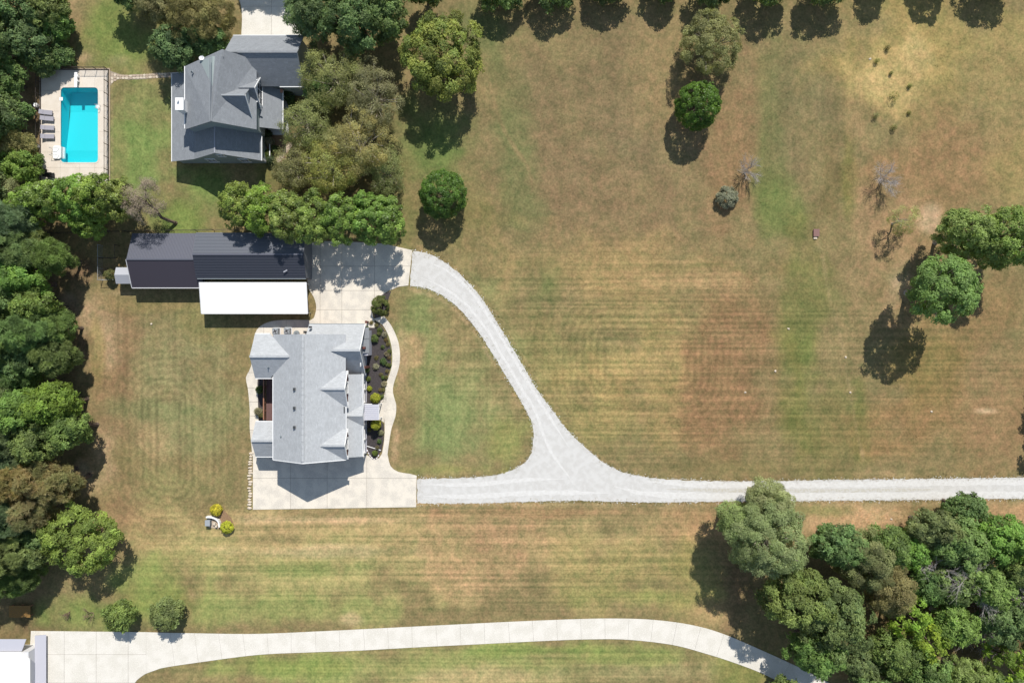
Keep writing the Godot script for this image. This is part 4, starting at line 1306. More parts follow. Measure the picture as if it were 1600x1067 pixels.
	bare_tree("fallen_limb", 14, 724, 4.2, "white bare limb poking from the blue green pine", M.deadwood, 3, 0.4, "", Vector3(-0.2, 0.6, -0.8), 1, 0.06, "branch")

	# two clipped looking trees by the south drive, two leafless ones beside them
	tree("oak", "holly_tree", 186, 961, 25, 24, 4.4, "left of two round leafy trees beside the south drive", "round leafy trees by the south drive", 0.85)
	tree("oak", "holly_tree", 260, 961, 26, 25, 4.6, "right of two round leafy trees beside the south drive", "round leafy trees by the south drive", 0.85)
	bare_tree("leafless_sapling", 109, 955, 2.2, "leafless sapling nearest the tree shadow by the south drive", M.redbark, 3, 0.55, "leafless saplings by the south drive", Vector3.ZERO, 3, 0.035)
	bare_tree("leafless_sapling", 145, 957, 2.4, "leafless sapling beside the left round tree", M.redbark, 3, 0.55, "leafless saplings by the south drive", Vector3.ZERO, 3, 0.035)

	# young plants in the pale ring of the east field
	var ringed := "young plants in the pale ring of dry grass"
	for q in [[1388, 74, 4, 0.9, "northernmost young plant in the ring of pale grass"], [1371, 95, 4, 0.9, "young plant beside a white stone in the pale ring"], [1393, 114, 2.5, 0.6, "tiny plant in the upper middle of the pale ring"], [1422, 134, 3, 0.7, "greyish plant on the pale ring's east side"], [1398, 150, 9, 1.5, "largest young plant, in the middle of the pale ring"], [1421, 176, 2.5, 0.6, "tiny plant low on the pale ring's east side"], [1369, 181, 5, 1.0, "yellowish plant at the pale ring's south west"], [1398, 199, 5, 1.0, "southernmost young plant below the pale ring"]]:
		shrub("wisp", "young_plant", q[0], q[1], q[2] * 0.8, q[3] * 0.9, q[4], ringed, "plant")

	# planting by the two houses
	shrub("laurel", "shrub", 594, 477, 14, 2.4, "large rounded bronze green bush at the corner of the driveway", "", "shrub", 1.25)
	shrub("limegold", "golden_conifer", 586, 622, 7.2, 2.6, "golden bush north of the white entry canopy", "golden bushes flanking the entry", "shrub")
	shrub("limegold", "golden_conifer", 587, 664, 7.4, 2.5, "golden bush south of the white entry canopy", "golden bushes flanking the entry", "shrub")
	shrub("gold", "golden_shrub", 337, 797, 9.6, 1.3, "yellow bush above the curved white wall in the yard", "yellow bushes round the curved wall")
	shrub("gold", "golden_shrub", 354, 824, 10.2, 1.3, "yellow bush below right of the curved white wall", "yellow bushes round the curved wall")
	shrub("shrub", "shrub", 585, 529, 6.0, 0.9, "round bright green shrub in the bed by the gable")
	shrub("shrub", "shrub", 572, 578, 4.2, 1.2, "dark green shrub at the porch corner post")
	shrub("shrub", "shrub", 575, 592, 3.2, 0.7, "small green shrub along the porch, second from its corner")
	shrub("limegold", "shrub", 577, 607, 3.2, 0.6, "yellow green shrub along the porch, above the golden bush")
	shrub("shrub", "shrub", 574, 542, 4.0, 1.0, "green shrub in the gable's shadow")
	shrub("shrub", "shrub", 573, 514, 3.4, 1.0, "shrub in the gable's shadow at the bed's north end")
	shrub("brightshrub", "shrub", 585.5, 708, 3.6, 0.9, "bright green ball in the brick edged tip of the bed")
	shrub("shrub", "shrub", 598.5, 565, 5.2, 0.7, "blue green spreading shrub in the middle of the bed")
	var low := "small perennials in the black mulch by the house"
	var spots := [[580, 504, 3], [588, 508, 3], [593, 516, 4.4], [592, 521, 3], [600.5, 523, 2.4], [603, 531, 3.2], [606, 538, 3], [597.5, 542, 2.6], [608, 549, 3], [604.5, 553.5, 2], [607.5, 559, 3], [588, 559, 3.4], [604.5, 570, 2.8], [608.5, 571, 2.6], [587, 573, 3.4], [604.6, 580, 2.6], [595, 585.5, 3], [598.5, 590, 2.6], [603, 589.5, 2.8], [600, 600, 2.6], [594, 609, 2.4], [598.5, 609, 2.8], [596, 620, 3.2]]
	for i in spots.size():
		var q: Array = spots[i]
		shrub(["tanshrub", "shrub", "greyshrub", "tanshrub", "laurel"][i * 3 % 5], "perennial_plant", q[0], q[1], q[2] * 0.85, 0.4, ORD[i] + " small plant from the north end of the long mulch bed", low, "plant")
	var spots2 := [[577, 672, 2.6], [595, 676.5, 3], [592.5, 690, 3.2], [589.5, 699.5, 2.6]]
	for i in 4:
		var q: Array = spots2[i]
		shrub(["tanshrub", "greyshrub", "shrub", "tanshrub"][i], "perennial_plant", q[0], q[1], q[2] * 0.85, 0.4, ORD[i] + " small plant below the south golden bush", low, "plant")
	shrub("shrub", "shrub", 405, 609, 5.5, 1.3, "green shrub at the north end of the deck planting")
	shrub("greyshrub", "shrub", 403, 643, 4.4, 1.0, "grey green shrub beside the deck rail's south half")
	shrub("laurel", "shrub", 408, 649, 3.6, 0.9, "yellowish shrub against the deck rail's south half")
	shrub("box", "shrub", 422, 250, 7.6, 1.2, "clipped round ball of box at the red garden path")
	shrub("brightshrub", "shrub", 418, 240, 6.5, 0.9, "bright green flowering clump behind the clipped box ball")
	shrub("shrub", "shrub", 430, 233, 6.5, 0.9, "green shrub at the bend of the red garden path")
	shrub("greyshrub", "shrub", 420, 221, 6.5, 1.2, "grey leaved shrub below the porch of the grey house")
	shrub("darkshrub", "shrub", 418, 210, 7, 1.4, "dark shrub tight below the grey porch roof")
	shrub("box", "shrub", 450, 148, 10, 2.0, "dark leafy shrub in the corner of porch and garage")
	shrub("shrub", "shrub", 455, 160, 6, 1.3, "green shrub half under the birch by the porch")


# ---------------------------------------------------------------- buildings
func plate(called: String, pts: Array, th: float, material: Material, parent: Node3D) -> MeshInstance3D:
	var s := Shape.new()
	s.plate(pts, th)
	return part(called, s, material, parent)


func beam(called: String, a: Vector3, b: Vector3, w: float, h: float, material: Material, parent: Node3D) -> MeshInstance3D:
	var s := Shape.new()
	s.beam(a, b, w, h)
	return part(called, s, material, parent)


func box(called: String, c: Vector3, size: Vector3, material: Material, parent: Node3D, turn := 0.0) -> MeshInstance3D:
	var s := Shape.new()
	s.box(c, size, turn)
	return part(called, s, material, parent)


func prism(called: String, outline: Array, a: float, b: float, along_x: bool, material: Material, parent: Node3D) -> MeshInstance3D:
	var s := Shape.new()
	s.prism(outline, a, b, along_x)
	return part(called, s, material, parent)


# a window in a wall that faces east (+x) or south (+z): frame, panes and glazing bars
func window(c: Vector3, w: float, h: float, east: bool, cols: int, rows: int, parent: Node3D) -> void:
	var b := Basis.IDENTITY if not east else Basis(Vector3(0, 0, -1), Vector3.UP, Vector3.RIGHT)
	var put := func(x: float, y: float, z: float) -> Transform3D: return Transform3D(b, c + b * Vector3(x, y, z))
	var f := Shape.new()
	for s in [-1, 1]:
		f.obox(put.call(s * w * 0.5, 0.0, 0.04), Vector3(0.1, h + 0.2, 0.12))
		f.obox(put.call(0.0, s * (h * 0.5 + 0.05), 0.04), Vector3(w + 0.3, 0.1, 0.14))
	for i in range(1, cols):
		f.obox(put.call(-w / 2 + w * i / cols, 0.0, 0.035), Vector3(0.05, h, 0.05))
	for i in range(1, rows):
		f.obox(put.call(0.0, -h / 2 + h * i / rows, 0.033), Vector3(w - 0.1, 0.045, 0.04))
	var o := part("window", f, M.white, parent)
	for i in cols:
		for j in rows:
			var s := Shape.new()
			s.obox(put.call(-w / 2 + w * (i + 0.5) / cols, -h / 2 + h * (j + 0.5) / rows, 0.015), Vector3(w / cols - 0.05, h / rows - 0.045, 0.02))
			part("pane", s, M.glass, o)


# a gable roof over a wing: ridge from a to b, eaves at height he, at d0 and d1 across
func box_vent(c: Vector3, roof: Node3D) -> void:
	var s := Shape.new()
	s.box(c + Vector3(0, 0.12, 0), Vector3(0.28, 0.2, 0.32))
	s.box(c + Vector3(0, 0.24, 0), Vector3(0.34, 0.05, 0.4))
	part("roof_vent", s, M.vent, roof)


func pipe_vent(c: Vector3, roof: Node3D, tall := 0.35) -> void:
	var s := Shape.new()
	s.tube(c - Vector3(0, 0.1, 0), c + Vector3(0, tall, 0), 0.07, 0.07, 8)
	s.tube(c - Vector3(0, 0.05, 0), c + Vector3(0, 0.06, 0), 0.2, 0.1, 8)
	part("vent_pipe", s, M.grey, roof)


func make_pale_house() -> void:
	var o := thing("pale_roofed_house", "brick house with large pale grey shingle roof, dormers and white porch", "house", Vector3(-28.2, 0, 8))
	var sh: Material = M.pale_shingle
	var xr := -28.23
	var hr := 8.2
	var xw := -33.16
	var xe := -23.08
	var he := 5.3
	var z0 := -0.99
	var z1 := 16.4
	# walls
	prism("wall", [Vector2(-32.8, 0), Vector2(-32.8, 5.35), Vector2(xr, 7.95), Vector2(-23.42, 5.3), Vector2(-23.42, 0)], -0.62, 16.05, false, M.brick, o)
	prism("wall", [Vector2(-0.7, 0), Vector2(-0.7, 4.9), Vector2(2.04, 6.7), Vector2(4.75, 4.9), Vector2(4.75, 0)], -35.4, -32.0, true, M.brick, o)
	prism("wall", [Vector2(11.75, 0), Vector2(11.75, 2.75), Vector2(13.9, 4.25), Vector2(16.0, 2.75), Vector2(16.0, 0)], -36.2, -32.7, true, M.brick, o)
	prism("wall", [Vector2(-2.1, 0), Vector2(-2.1, 2.85), Vector2(1.2, 6.05), Vector2(4.35, 2.85), Vector2(4.35, 0)], -26.0, -21.25, true, M.blue_siding, o)
	box("wall", Vector3(-26.3, 1.45, -1.3), Vector3(4.6, 2.9, 1.5), M.brick, o)
	# main roof
	var west := plate("roof", [Vector3(xr, hr, z0), Vector3(xw, 5.3, z0), Vector3(xw, 5.3, z1), Vector3(xr, hr, z1)], 0.14, sh, o)
	var east := plate("roof", [Vector3(xr, hr, z0), Vector3(xr, hr, z1), Vector3(xe, he, z1), Vector3(xe, he, z0)], 0.14, sh, o)
	for q in [[Vector3(xw - 0.05, 5.22, 4.9), Vector3(xw - 0.05, 5.22, z1)], [Vector3(xe + 0.05, 5.22, 4.4), Vector3(xe + 0.05, 5.22, z1)], [Vector3(xw, 5.25, z1 + 0.03), Vector3(xr, 8.14, z1 + 0.03)], [Vector3(xr, 8.14, z1 + 0.03), Vector3(xe, 5.25, z1 + 0.03)]]:
		beam("white_trim", q[0], q[1], 0.1, 0.14, M.white, o)
	var cap := Shape.new()
	for i in 19:
		var za := z0 + 0.1 + i * 0.9
		for s in [-1, 1]:
			cap.quad(Vector3(xr, hr + 0.075, za), Vector3(xr + s * 0.2, hr - 0.02, za), Vector3(xr + s * 0.2, hr - 0.02, za + 0.87), Vector3(xr, hr + 0.075, za + 0.87))
	part("ridge_vent", cap, M.pale_shingle, o)
	for s in [-1, 1]:
		beam("ridge_edge", Vector3(xr + s * 0.215, hr - 0.06, z0 + 0.3), Vector3(xr + s * 0.215, hr - 0.06, z1 - 0.5), 0.035, 0.07, M.cap, o)
	for q in [[460, 608], [460, 637.5], [460, 667.5]]:
		var p := at(q[0], q[1], 7.5)
		box_vent(Vector3(p.x, 8.2 - 0.588 * (xr - p.x), p.z), west)
	var pv := at(438.5, 682, 6.2)
	pipe_vent(Vector3(pv.x, 8.2 - 0.588 * (xr - pv.x), pv.z), west, 0.2)
	# north west wing
	var nw := plate("roof", [Vector3(-35.79, 7, 2.04), Vector3(-30.25, 7, 2.04), Vector3(-33.65, 5, -1.05), Vector3(-35.79, 5, -1.05)], 0.13, sh, o)
	var nws := plate("roof", [Vector3(-35.79, 7, 2.04), Vector3(-35.79, 5, 5.1), Vector3(-33.65, 5, 5.1), Vector3(-30.25, 7, 2.04)], 0.13, sh, o)
	beam("ridge_cap", Vector3(-35.8, 7.02, 2.04), Vector3(-30.4, 7.02, 2.04), 0.3, 0.06, M.pale_shingle, o)
	beam("white_trim", Vector3(-35.75, 4.93, 5.16), Vector3(-33.2, 4.93, 5.16), 0.1, 0.13, M.white, o)
	beam("white_trim", Vector3(-35.8, 4.93, -1.1), Vector3(-33.7, 4.93, -1.1), 0.1, 0.13, M.white, o)
	var pq := at(419, 573.5, 6.0)
	pipe_vent(Vector3(pq.x, 7.0 - 0.653 * (pq.z - 2.04), pq.z), nws, 0.3)
	# south west wing
	plate("roof", [Vector3(-36.53, 4.5, 13.9), Vector3(-32.85, 4.5, 13.9), Vector3(-32.85, 2.87, 11.4), Vector3(-36.53, 2.87, 11.4)], 0.13, sh, o)
	plate("roof", [Vector3(-36.53, 4.5, 13.9), Vector3(-36.53, 2.87, 16.38), Vector3(-32.85, 2.87, 16.38), Vector3(-32.85, 4.5, 13.9)], 0.13, sh, o)
	beam("ridge_cap", Vector3(-36.54, 4.52, 13.9), Vector3(-32.9, 4.52, 13.9), 0.3, 0.06, M.pale_shingle, o)
	beam("white_trim", Vector3(-36.5, 2.8, 16.43), Vector3(-32.9, 2.8, 16.43), 0.1, 0.13, M.white, o)
	beam("white_trim", Vector3(-36.5, 2.8, 11.35), Vector3(-33.3, 2.8, 11.35), 0.1, 0.13, M.white, o)
	# north east wing, its gable to the east and its slope running on along the north side
	plate("roof", [Vector3(-24.95, 6.35, 1.2), Vector3(-20.95, 6.35, 1.2), Vector3(-20.95, 2.85, -2.45), Vector3(-28.9, 2.85, -2.45), Vector3(-28.9, 4.29, -0.95), Vector3(-24.2, 4.29, -0.95)], 0.13, sh, o)
	plate("roof", [Vector3(-24.95, 6.35, 1.2), Vector3(-24.95, 2.85, 4.72), Vector3(-20.95, 2.85, 4.72), Vector3(-20.95, 6.35, 1.2)], 0.13, sh, o)
	beam("ridge_cap", Vector3(-24.8, 6.37, 1.2), Vector3(-20.94, 6.37, 1.2), 0.3, 0.06, M.pale_shingle, o)
	beam("white_trim", Vector3(-20.9, 6.28, 1.2), Vector3(-20.9, 2.8, 4.76), 0.08, 0.18, M.white, o)
	beam("white_trim", Vector3(-20.9, 6.28, 1.2), Vector3(-20.9, 2.8, -2.5), 0.08, 0.18, M.white, o)
	beam("gutter", Vector3(-28.9, 2.77, -2.5), Vector3(-20.95, 2.77, -2.5), 0.1, 0.12, M.grey, o)
	var down := at(485, 510, 4.0)
	box("chimney_pipe", Vector3(down.x, 4.1, down.z + 0.1), Vector3(0.3, 0.6, 0.25), M.black, o)
	# skirt roofs, window bay and piers in front of the gable
	plate("skirt_roof", [Vector3(-21.2, 3.05, -0.35), Vector3(-20.4, 2.7, -0.35), Vector3(-20.4, 2.7, 1.65), Vector3(-21.2, 3.05, 1.65)], 0.1, M.slate_shingle, o)
	plate("skirt_roof", [Vector3(-21.1, 2.85, -2.0), Vector3(-20.4, 2.65, -2.0), Vector3(-20.4, 2.65, -0.4), Vector3(-21.1, 2.85, -0.4)], 0.1, M.slate_shingle, o)
	box("bay", Vector3(-21.0, 1.3, 0.2), Vector3(0.9, 2.6, 3.6), M.lavender, o)
	window(Vector3(-21.22, 4.1, 0.25), 0.7, 1.0, true, 1, 2, o)
	window(Vector3(-21.22, 4.1, 3.0), 0.7, 0.8, true, 1, 2, o)
	for z in [0.9, 3.7]:
		box("brick_pier", Vector3(-21.0, 1.75, z), Vector3(0.4, 3.5, 0.3), M.brick, o)
	# dormers
	for q in [[6.45, 2.36], [14.2, 2.06]]:
		var zc: float = q[0]
		var hw: float = q[1]
		var top := 7.05
		var low := 5.5
		var d := Node3D.new()
		d.name = "dormer"
		o.add_child(d, true)
		prism("wall", [Vector2(zc - hw + 0.3, 4.2), Vector2(zc - hw + 0.3, low), Vector2(zc, top - 0.2), Vector2(zc + hw - 0.3, low), Vector2(zc + hw - 0.3, 4.2)], -26.0, -23.02, true, M.brick, d)
		plate("roof", [Vector3(-26.2, top, zc), Vector3(-22.83, top, zc), Vector3(-22.83, low, zc - hw), Vector3(-26.2, low, zc - hw)], 0.11, sh, d)
		plate("roof", [Vector3(-26.2, top, zc), Vector3(-26.2, low, zc + hw), Vector3(-22.83, low, zc + hw), Vector3(-22.83, top, zc)], 0.11, sh, d)
		beam("ridge_cap", Vector3(-26.1, top + 0.02, zc), Vector3(-22.82, top + 0.02, zc), 0.28, 0.06, M.pale_shingle, d)
		for s in [-1, 1]:
			beam("white_trim", Vector3(-22.8, top - 0.06, zc), Vector3(-22.8, low - 0.05, zc + s * hw), 0.09, 0.16, M.white, d)
			box("white_return", Vector3(-22.85, low - 0.12, zc + s * (hw - 0.2)), Vector3(0.3, 0.16, 0.5), M.white, d)
		window(Vector3(-23.0, 5.3, zc), 1.5, 1.3, true, 2, 2, o)
	box("roof_crate", at(536, 640, 5.1), Vector3(0.6, 0.7, 0.9), M.vent, o)
	# porch along the east front
	plate("porch_roof", [Vector3(-23.35, 4.3, 4.62), Vector3(-23.35, 4.3, 16.3), Vector3(-21.17, 3.4, 16.3), Vector3(-21.17, 3.4, 4.62)], 0.11, sh, o)
	plate("porch_gable_roof", [Vector3(-23.35, 4.42, 10.46), Vector3(-20.95, 4.42, 10.46), Vector3(-20.95, 3.42, 9.0), Vector3(-23.35, 3.42, 9.0)], 0.1, sh, o)
	plate("porch_gable_roof", [Vector3(-23.35, 4.42, 10.46), Vector3(-23.35, 3.42, 11.92), Vector3(-20.95, 3.42, 11.92), Vector3(-20.95, 4.42, 10.46)], 0.1, sh, o)
	prism("porch_gable", [Vector2(9.2, 3.2), Vector2(10.46, 4.25), Vector2(11.7, 3.2)], -21.3, -21.02, true, M.white, o)
	beam("gutter", Vector3(-21.1, 3.33, 4.6), Vector3(-21.1, 3.33, 9.0), 0.12, 0.12, M.white, o)
	beam("gutter", Vector3(-21.1, 3.33, 11.95), Vector3(-21.1, 3.33, 16.3), 0.12, 0.12, M.white, o)
	box("porch_floor", Vector3(-22.3, 0.2, 10.4), Vector3(2.1, 0.4, 11.9), M.lavender, o)
	beam("porch_beam", Vector3(-21.35, 3.05, 4.6), Vector3(-21.35, 3.05, 16.3), 0.2, 0.3, M.white, o)
	for z in [4.75, 7.0, 8.9, 12.0, 14.2, 16.15]:
		box("porch_column", Vector3(-21.35, 1.65, z), Vector3(0.2, 2.6, 0.2), M.white, o)
	for q in [[4.85, 8.8], [12.1, 16.05]]:
		var rail := beam("porch_rail", Vector3(-21.35, 1.25, q[0]), Vector3(-21.35, 1.25, q[1]), 0.1, 0.08, M.white, o)
		var z: float = q[0] + 0.12
		while z < q[1]:
			box("baluster", Vector3(-21.35, 0.82, z), Vector3(0.04, 0.8, 0.04), M.white, rail)
			z += 0.16
	for z in [6.0, 8.0, 13.0, 15.0]:
		window(Vector3(-23.4, 2.0, z), 1.0, 1.7, true, 2, 3, o)
	box("door", Vector3(-23.36, 1.45, 10.46), Vector3(0.1, 2.1, 1.0), M.rust, o)
	var knob := Shape.new()
	knob.blob(Vector3(-23.27, 1.4, 10.82), Vector3.ONE * 0.05, 3, 0.0)
	part("handle", knob, M.steel, o.get_child(o.get_child_count() - 1))
	# standing seam canopy over the steps
	var can := Node3D.new()
	can.name = "canopy"
	o.add_child(can, true)
	for i in 8:
		var za := 8.97 + i * 0.2725
		plate("canopy_panel", [Vector3(-20.98, 3.08, za + 0.01), Vector3(-18.97, 2.9, za + 0.01), Vector3(-18.97, 2.9, za + 0.255), Vector3(-20.98, 3.08, za + 0.255)], 0.03, M.lavender, can)
		beam("seam", Vector3(-20.98, 3.11, za + 0.265), Vector3(-18.97, 2.93, za + 0.265), 0.03, 0.05, M.offwhite, can)
	beam("white_trim", Vector3(-20.98, 3.05, 8.9), Vector3(-19.9, 2.96, 8.9), 0.1, 0.2, M.white, can)
	beam("white_trim", Vector3(-18.93, 2.86, 8.95), Vector3(-18.93, 2.86, 11.15), 0.06, 0.1, M.white, can)
	for z in [9.05, 11.08]:
		box("post", Vector3(-19.1, 1.43, z), Vector3(0.12, 2.86, 0.12), M.white, can)
	# deck in the west court, boards running north and south
	var deck := Node3D.new()
	deck.name = "deck"
	o.add_child(deck, true)
	for i in 22:
		box("board", Vector3(-35.75 + i * 0.135, 0.57, 8.25), Vector3(0.127, 0.04, 6.5), M.decking, deck)
	box("deck_frame", Vector3(-34.3, 0.3, 8.25), Vector3(2.9, 0.48, 6.4), M.timber, deck)
	beam("rail", Vector3(-35.86, 1.55, 5.3), Vector3(-35.86, 1.55, 11.3), 0.16, 0.05, M.timber, deck)
	for i in 6:
		box("rail_post", Vector3(-35.86, 0.9, 5.35 + i * 1.18), Vector3(0.1, 1.25, 0.1), M.timber, deck)
	for i in 44:
		box("baluster", Vector3(-35.86, 1.05, 5.45 + i * 0.134), Vector3(0.035, 0.95, 0.035), M.timber, deck)
	window(Vector3(-29.0, 5.9, 16.06), 1.1, 1.2, false, 2, 2, o)
	for x in [-31.2, -26.2]:
		window(Vector3(x, 2.1, 16.06), 1.2, 1.6, false, 2, 3, o)


func ac_unit(u: float, v: float, label: String) -> void:
	var p := at(u, v, 0.5)
	var o := thing("air_conditioner", label, "air conditioner", p * Vector3(1, 0, 1), "air conditioners behind the house")
	box("casing", o.position + Vector3(0, 0.5, 0), Vector3(0.85, 0.8, 0.85), M.grey, o)
	box("plinth", o.position + Vector3(0, 0.08, 0), Vector3(1.05, 0.1, 1.05), M.offwhite, o)
	var s := Shape.new()
	s.tube(o.position + Vector3(0, 0.9, 0), o.position + Vector3(0, 0.96, 0), 0.36, 0.36, 14)
	part("fan_ring", s, M.steel, o)
	var f := Shape.new()
	for i in 4:
		f.obox(Transform3D(Basis(Vector3.UP, i * PI / 2 + 0.4) * Basis(Vector3.RIGHT, 0.3), o.position + Vector3(0, 0.975, 0) + Vector3(cos(i * PI / 2 + 0.4), 0, -sin(i * PI / 2 + 0.4)) * 0.17), Vector3(0.26, 0.015, 0.14))
	f.tube(o.position + Vector3(0, 0.96, 0), o.position + Vector3(0, 1.0, 0), 0.09, 0.09, 8)
	part("fan", f, M.black, o)


func make_grey_house() -> void:
	var o := thing("grey_roofed_house", "house with dark grey shingle roofs, front gables and attached garage", "house", Vector3(-40, 0, -33))
	var sh: Material = M.slate_shingle
	# walls
	prism("wall", [Vector2(-48.2, 0), Vector2(-48.2, 2.55), Vector2(-44.9, 3.35), Vector2(-40.85, 5.95), Vector2(-35.95, 2.85), Vector2(-35.95, 0)], -37.6, -26.1, false, M.siding, o)
	prism("wall", [Vector2(-44.8, 2), Vector2(-44.8, 5.8), Vector2(-39.9, 9.15), Vector2(-35.5, 5.9), Vector2(-35.5, 2)], -38.0, -29.5, false, M.siding, o)
	prism("wall", [Vector2(-42.4, 0), Vector2(-42.4, 4.55), Vector2(-39.2, 7.2), Vector2(-36.0, 4.55), Vector2(-36.0, 0)], -38.7, -29.5, true, M.siding, o)
	# main roof
	var west := plate("roof", [Vector3(-45.06, 6, -37.9), Vector3(-45.06, 6, -29.2), Vector3(-39.95, 9.5, -29.2), Vector3(-38.4, 9.6, -38.7)], 0.14, sh, o)
	var east := plate("roof", [Vector3(-39.95, 9.5, -29.2), Vector3(-35.2, 6, -29.2), Vector3(-35.2, 6, -38.7), Vector3(-38.4, 9.6, -38.7)], 0.14, sh, o)
	beam("white_trim", Vector3(-45.12, 5.95, -37.9), Vector3(-45.12, 5.95, -29.3), 0.1, 0.13, M.white, o)
	for q in [[327.6, 91, 329.3, 189], [347.6, 78, 347.8, 89]]:
		for s in [-1.1, 1.1]:
			var a := at(q[0] + s, q[1], 9.45)
			var b := at(q[2] + s, q[3], 9.45)
			beam("ridge_vent", Vector3(a.x, 9.5, a.z), Vector3(b.x, 9.5, b.z), 0.05, 0.1, M.cap, o)
	pipe_vent(at(299.5, 112, 7.3), west, 0.35)
	pipe_vent(at(307, 190, 7.0), west, 0.25)
	# white dish on the north verge
	var dish := Shape.new()
	for i in 10:
		var a0 := TAU * i / 10
		var a1 := TAU * (i + 1) / 10
		dish.tri(Vector3.ZERO, Vector3(cos(a0) * 0.38, 0.1, sin(a0) * 0.3), Vector3(cos(a1) * 0.38, 0.1, sin(a1) * 0.3))
	dish.tube(Vector3(0, -0.4, 0), Vector3(0, 0, 0), 0.03, 0.03, 6)
	dish.tube(Vector3(0, 0, 0), Vector3(0.25, 0.35, -0.25), 0.02, 0.02, 5)
	one("satellite_dish", dish, M.white, "white satellite dish on the north verge of the grey roof", "satellite dish", at(315, 91, 7.9))
	# lean-to along the west
	plate("roof", [Vector3(-48.5, 2.7, -38.2), Vector3(-48.5, 2.7, -25.65), Vector3(-44.9, 3.6, -25.75), Vector3(-44.9, 3.6, -38.2)], 0.12, sh, o)
	beam("white_trim", Vector3(-48.56, 2.64, -38.2), Vector3(-48.56, 2.64, -25.65), 0.1, 0.13, M.white, o)
	beam("white_trim", Vector3(-48.5, 2.64, -38.25), Vector3(-45, 3.5, -38.25), 0.06, 0.1, M.white, o)
	# south wing
	plate("roof", [Vector3(-44.9, 3.6, -29.6), Vector3(-44.9, 3.6, -25.75), Vector3(-40.85, 6.3, -25.87), Vector3(-40.85, 6.3, -29.6)], 0.12, sh, o)
	plate("roof", [Vector3(-40.85, 6.3, -29.6), Vector3(-40.85, 6.3, -25.87), Vector3(-35.66, 3, -25.7), Vector3(-35.66, 3, -29.6)], 0.12, sh, o)
	beam("ridge_cap", Vector3(-40.85, 6.31, -29.5), Vector3(-40.85, 6.31, -25.9), 0.14, 0.05, M.metal_pale, o)
	beam("white_trim", Vector3(-35.6, 2.94, -29.2), Vector3(-35.6, 2.94, -25.7), 0.1, 0.13, M.white, o)
	box("corner_board", Vector3(-35.85, 1.4, -26.2), Vector3(0.22, 2.7, 0.22), M.white, o)
	beam("porch_rail", Vector3(-35.2, 0.9, -28.9), Vector3(-35.2, 0.9, -26.3), 0.12, 0.1, M.white, o)
	for x in [-43.2, -38.5]:
		window(Vector3(x, 1.7, -26.09), 1.2, 1.5, false, 2, 3, o)
	window(Vector3(-40.85, 4.3, -26.09), 0.9, 0.9, false, 2, 2, o)
	# chimney
	var ch := Node3D.new()
	ch.name = "chimney"
	o.add_child(ch, true)
	box("stack", Vector3(-45.05, 3.8, -32.15), Vector3(0.95, 7.5, 1.5), M.white, ch)
	box("chimney_cap", Vector3(-45.05, 7.6, -32.15), Vector3(1.12, 0.12, 1.66), M.roof_white, ch)
	var flue := Shape.new()
	flue.tube(Vector3(-45.15, 7.6, -32.5), Vector3(-45.15, 8.0, -32.5), 0.16, 0.14, 10)
	part("flue", flue, M.white, ch)
	# big front gable and the smaller one before it
	plate("gable_roof", [Vector3(-39.7, 8.9, -32.9), Vector3(-35.7, 8.9, -32.9), Vector3(-35.7, 5.3, -36.1), Vector3(-39.7, 5.3, -36.1)], 0.12, sh, o)
	plate("gable_roof", [Vector3(-39.7, 8.9, -32.9), Vector3(-39.7, 5.3, -29.67), Vector3(-35.7, 5.3, -29.67), Vector3(-35.7, 8.9, -32.9)], 0.12, sh, o)
	beam("ridge_cap", Vector3(-39.5, 8.92, -32.9), Vector3(-35.7, 8.92, -32.9), 0.2, 0.06, M.cap, o)
	prism("wall", [Vector2(-35.9, 3.5), Vector2(-35.9, 5.35), Vector2(-32.9, 8.6), Vector2(-29.95, 5.35), Vector2(-29.95, 3.5)], -38.2, -35.98, true, M.white, o)
	beam("white_trim", Vector3(-35.66, 8.82, -32.9), Vector3(-35.66, 5.22, -29.62), 0.08, 0.2, M.white, o)
	plate("gable_roof", [Vector3(-37.8, 7.5, -34.4), Vector3(-34.95, 7.5, -34.4), Vector3(-34.95, 5.0, -36.9), Vector3(-37.8, 5.0, -36.9)], 0.1, sh, o)
	plate("gable_roof", [Vector3(-37.8, 7.5, -34.4), Vector3(-37.8, 5.0, -32.35), Vector3(-34.95, 5.0, -32.35), Vector3(-34.95, 7.5, -34.4)], 0.1, sh, o)
	prism("wall", [Vector2(-36.5, 3.2), Vector2(-36.5, 5.1), Vector2(-34.4, 7.25), Vector2(-32.6, 5.1), Vector2(-32.6, 3.2)], -37.5, -35.2, true, M.white, o)
	beam("white_trim", Vector3(-34.92, 7.42, -34.4), Vector3(-34.92, 4.95, -32.3), 0.08, 0.18, M.white, o)
	beam("white_trim", Vector3(-34.92, 7.42, -34.4), Vector3(-34.92, 4.95, -36.95), 0.08, 0.18, M.white, o)
	window(Vector3(-35.18, 5.0, -34.5), 2.8, 1.9, true, 3, 2, o)
	window(Vector3(-35.95, 5.4, -30.9), 1.2, 1.8, true, 2, 2, o)
	# porch roof to the east
	plate("porch_roof", [Vector3(-35.9, 4.3, -36.3), Vector3(-35.9, 4.3, -30.1), Vector3(-32.65, 3.0, -30.1), Vector3(-32.65, 3.0, -35.75)], 0.12, sh, o)
	beam("gutter", Vector3(-32.58, 2.94, -35.7), Vector3(-32.58, 2.94, -30.1), 0.12, 0.13, M.white, o)
	box("rust_flashing", Vector3(-32.75, 3.12, -35.55), Vector3(0.35, 0.06, 0.5), M.terracotta, o)
	box("porch_floor", Vector3(-34.2, 0.15, -33.0), Vector3(3.0, 0.3, 5.6), M.offwhite, o)
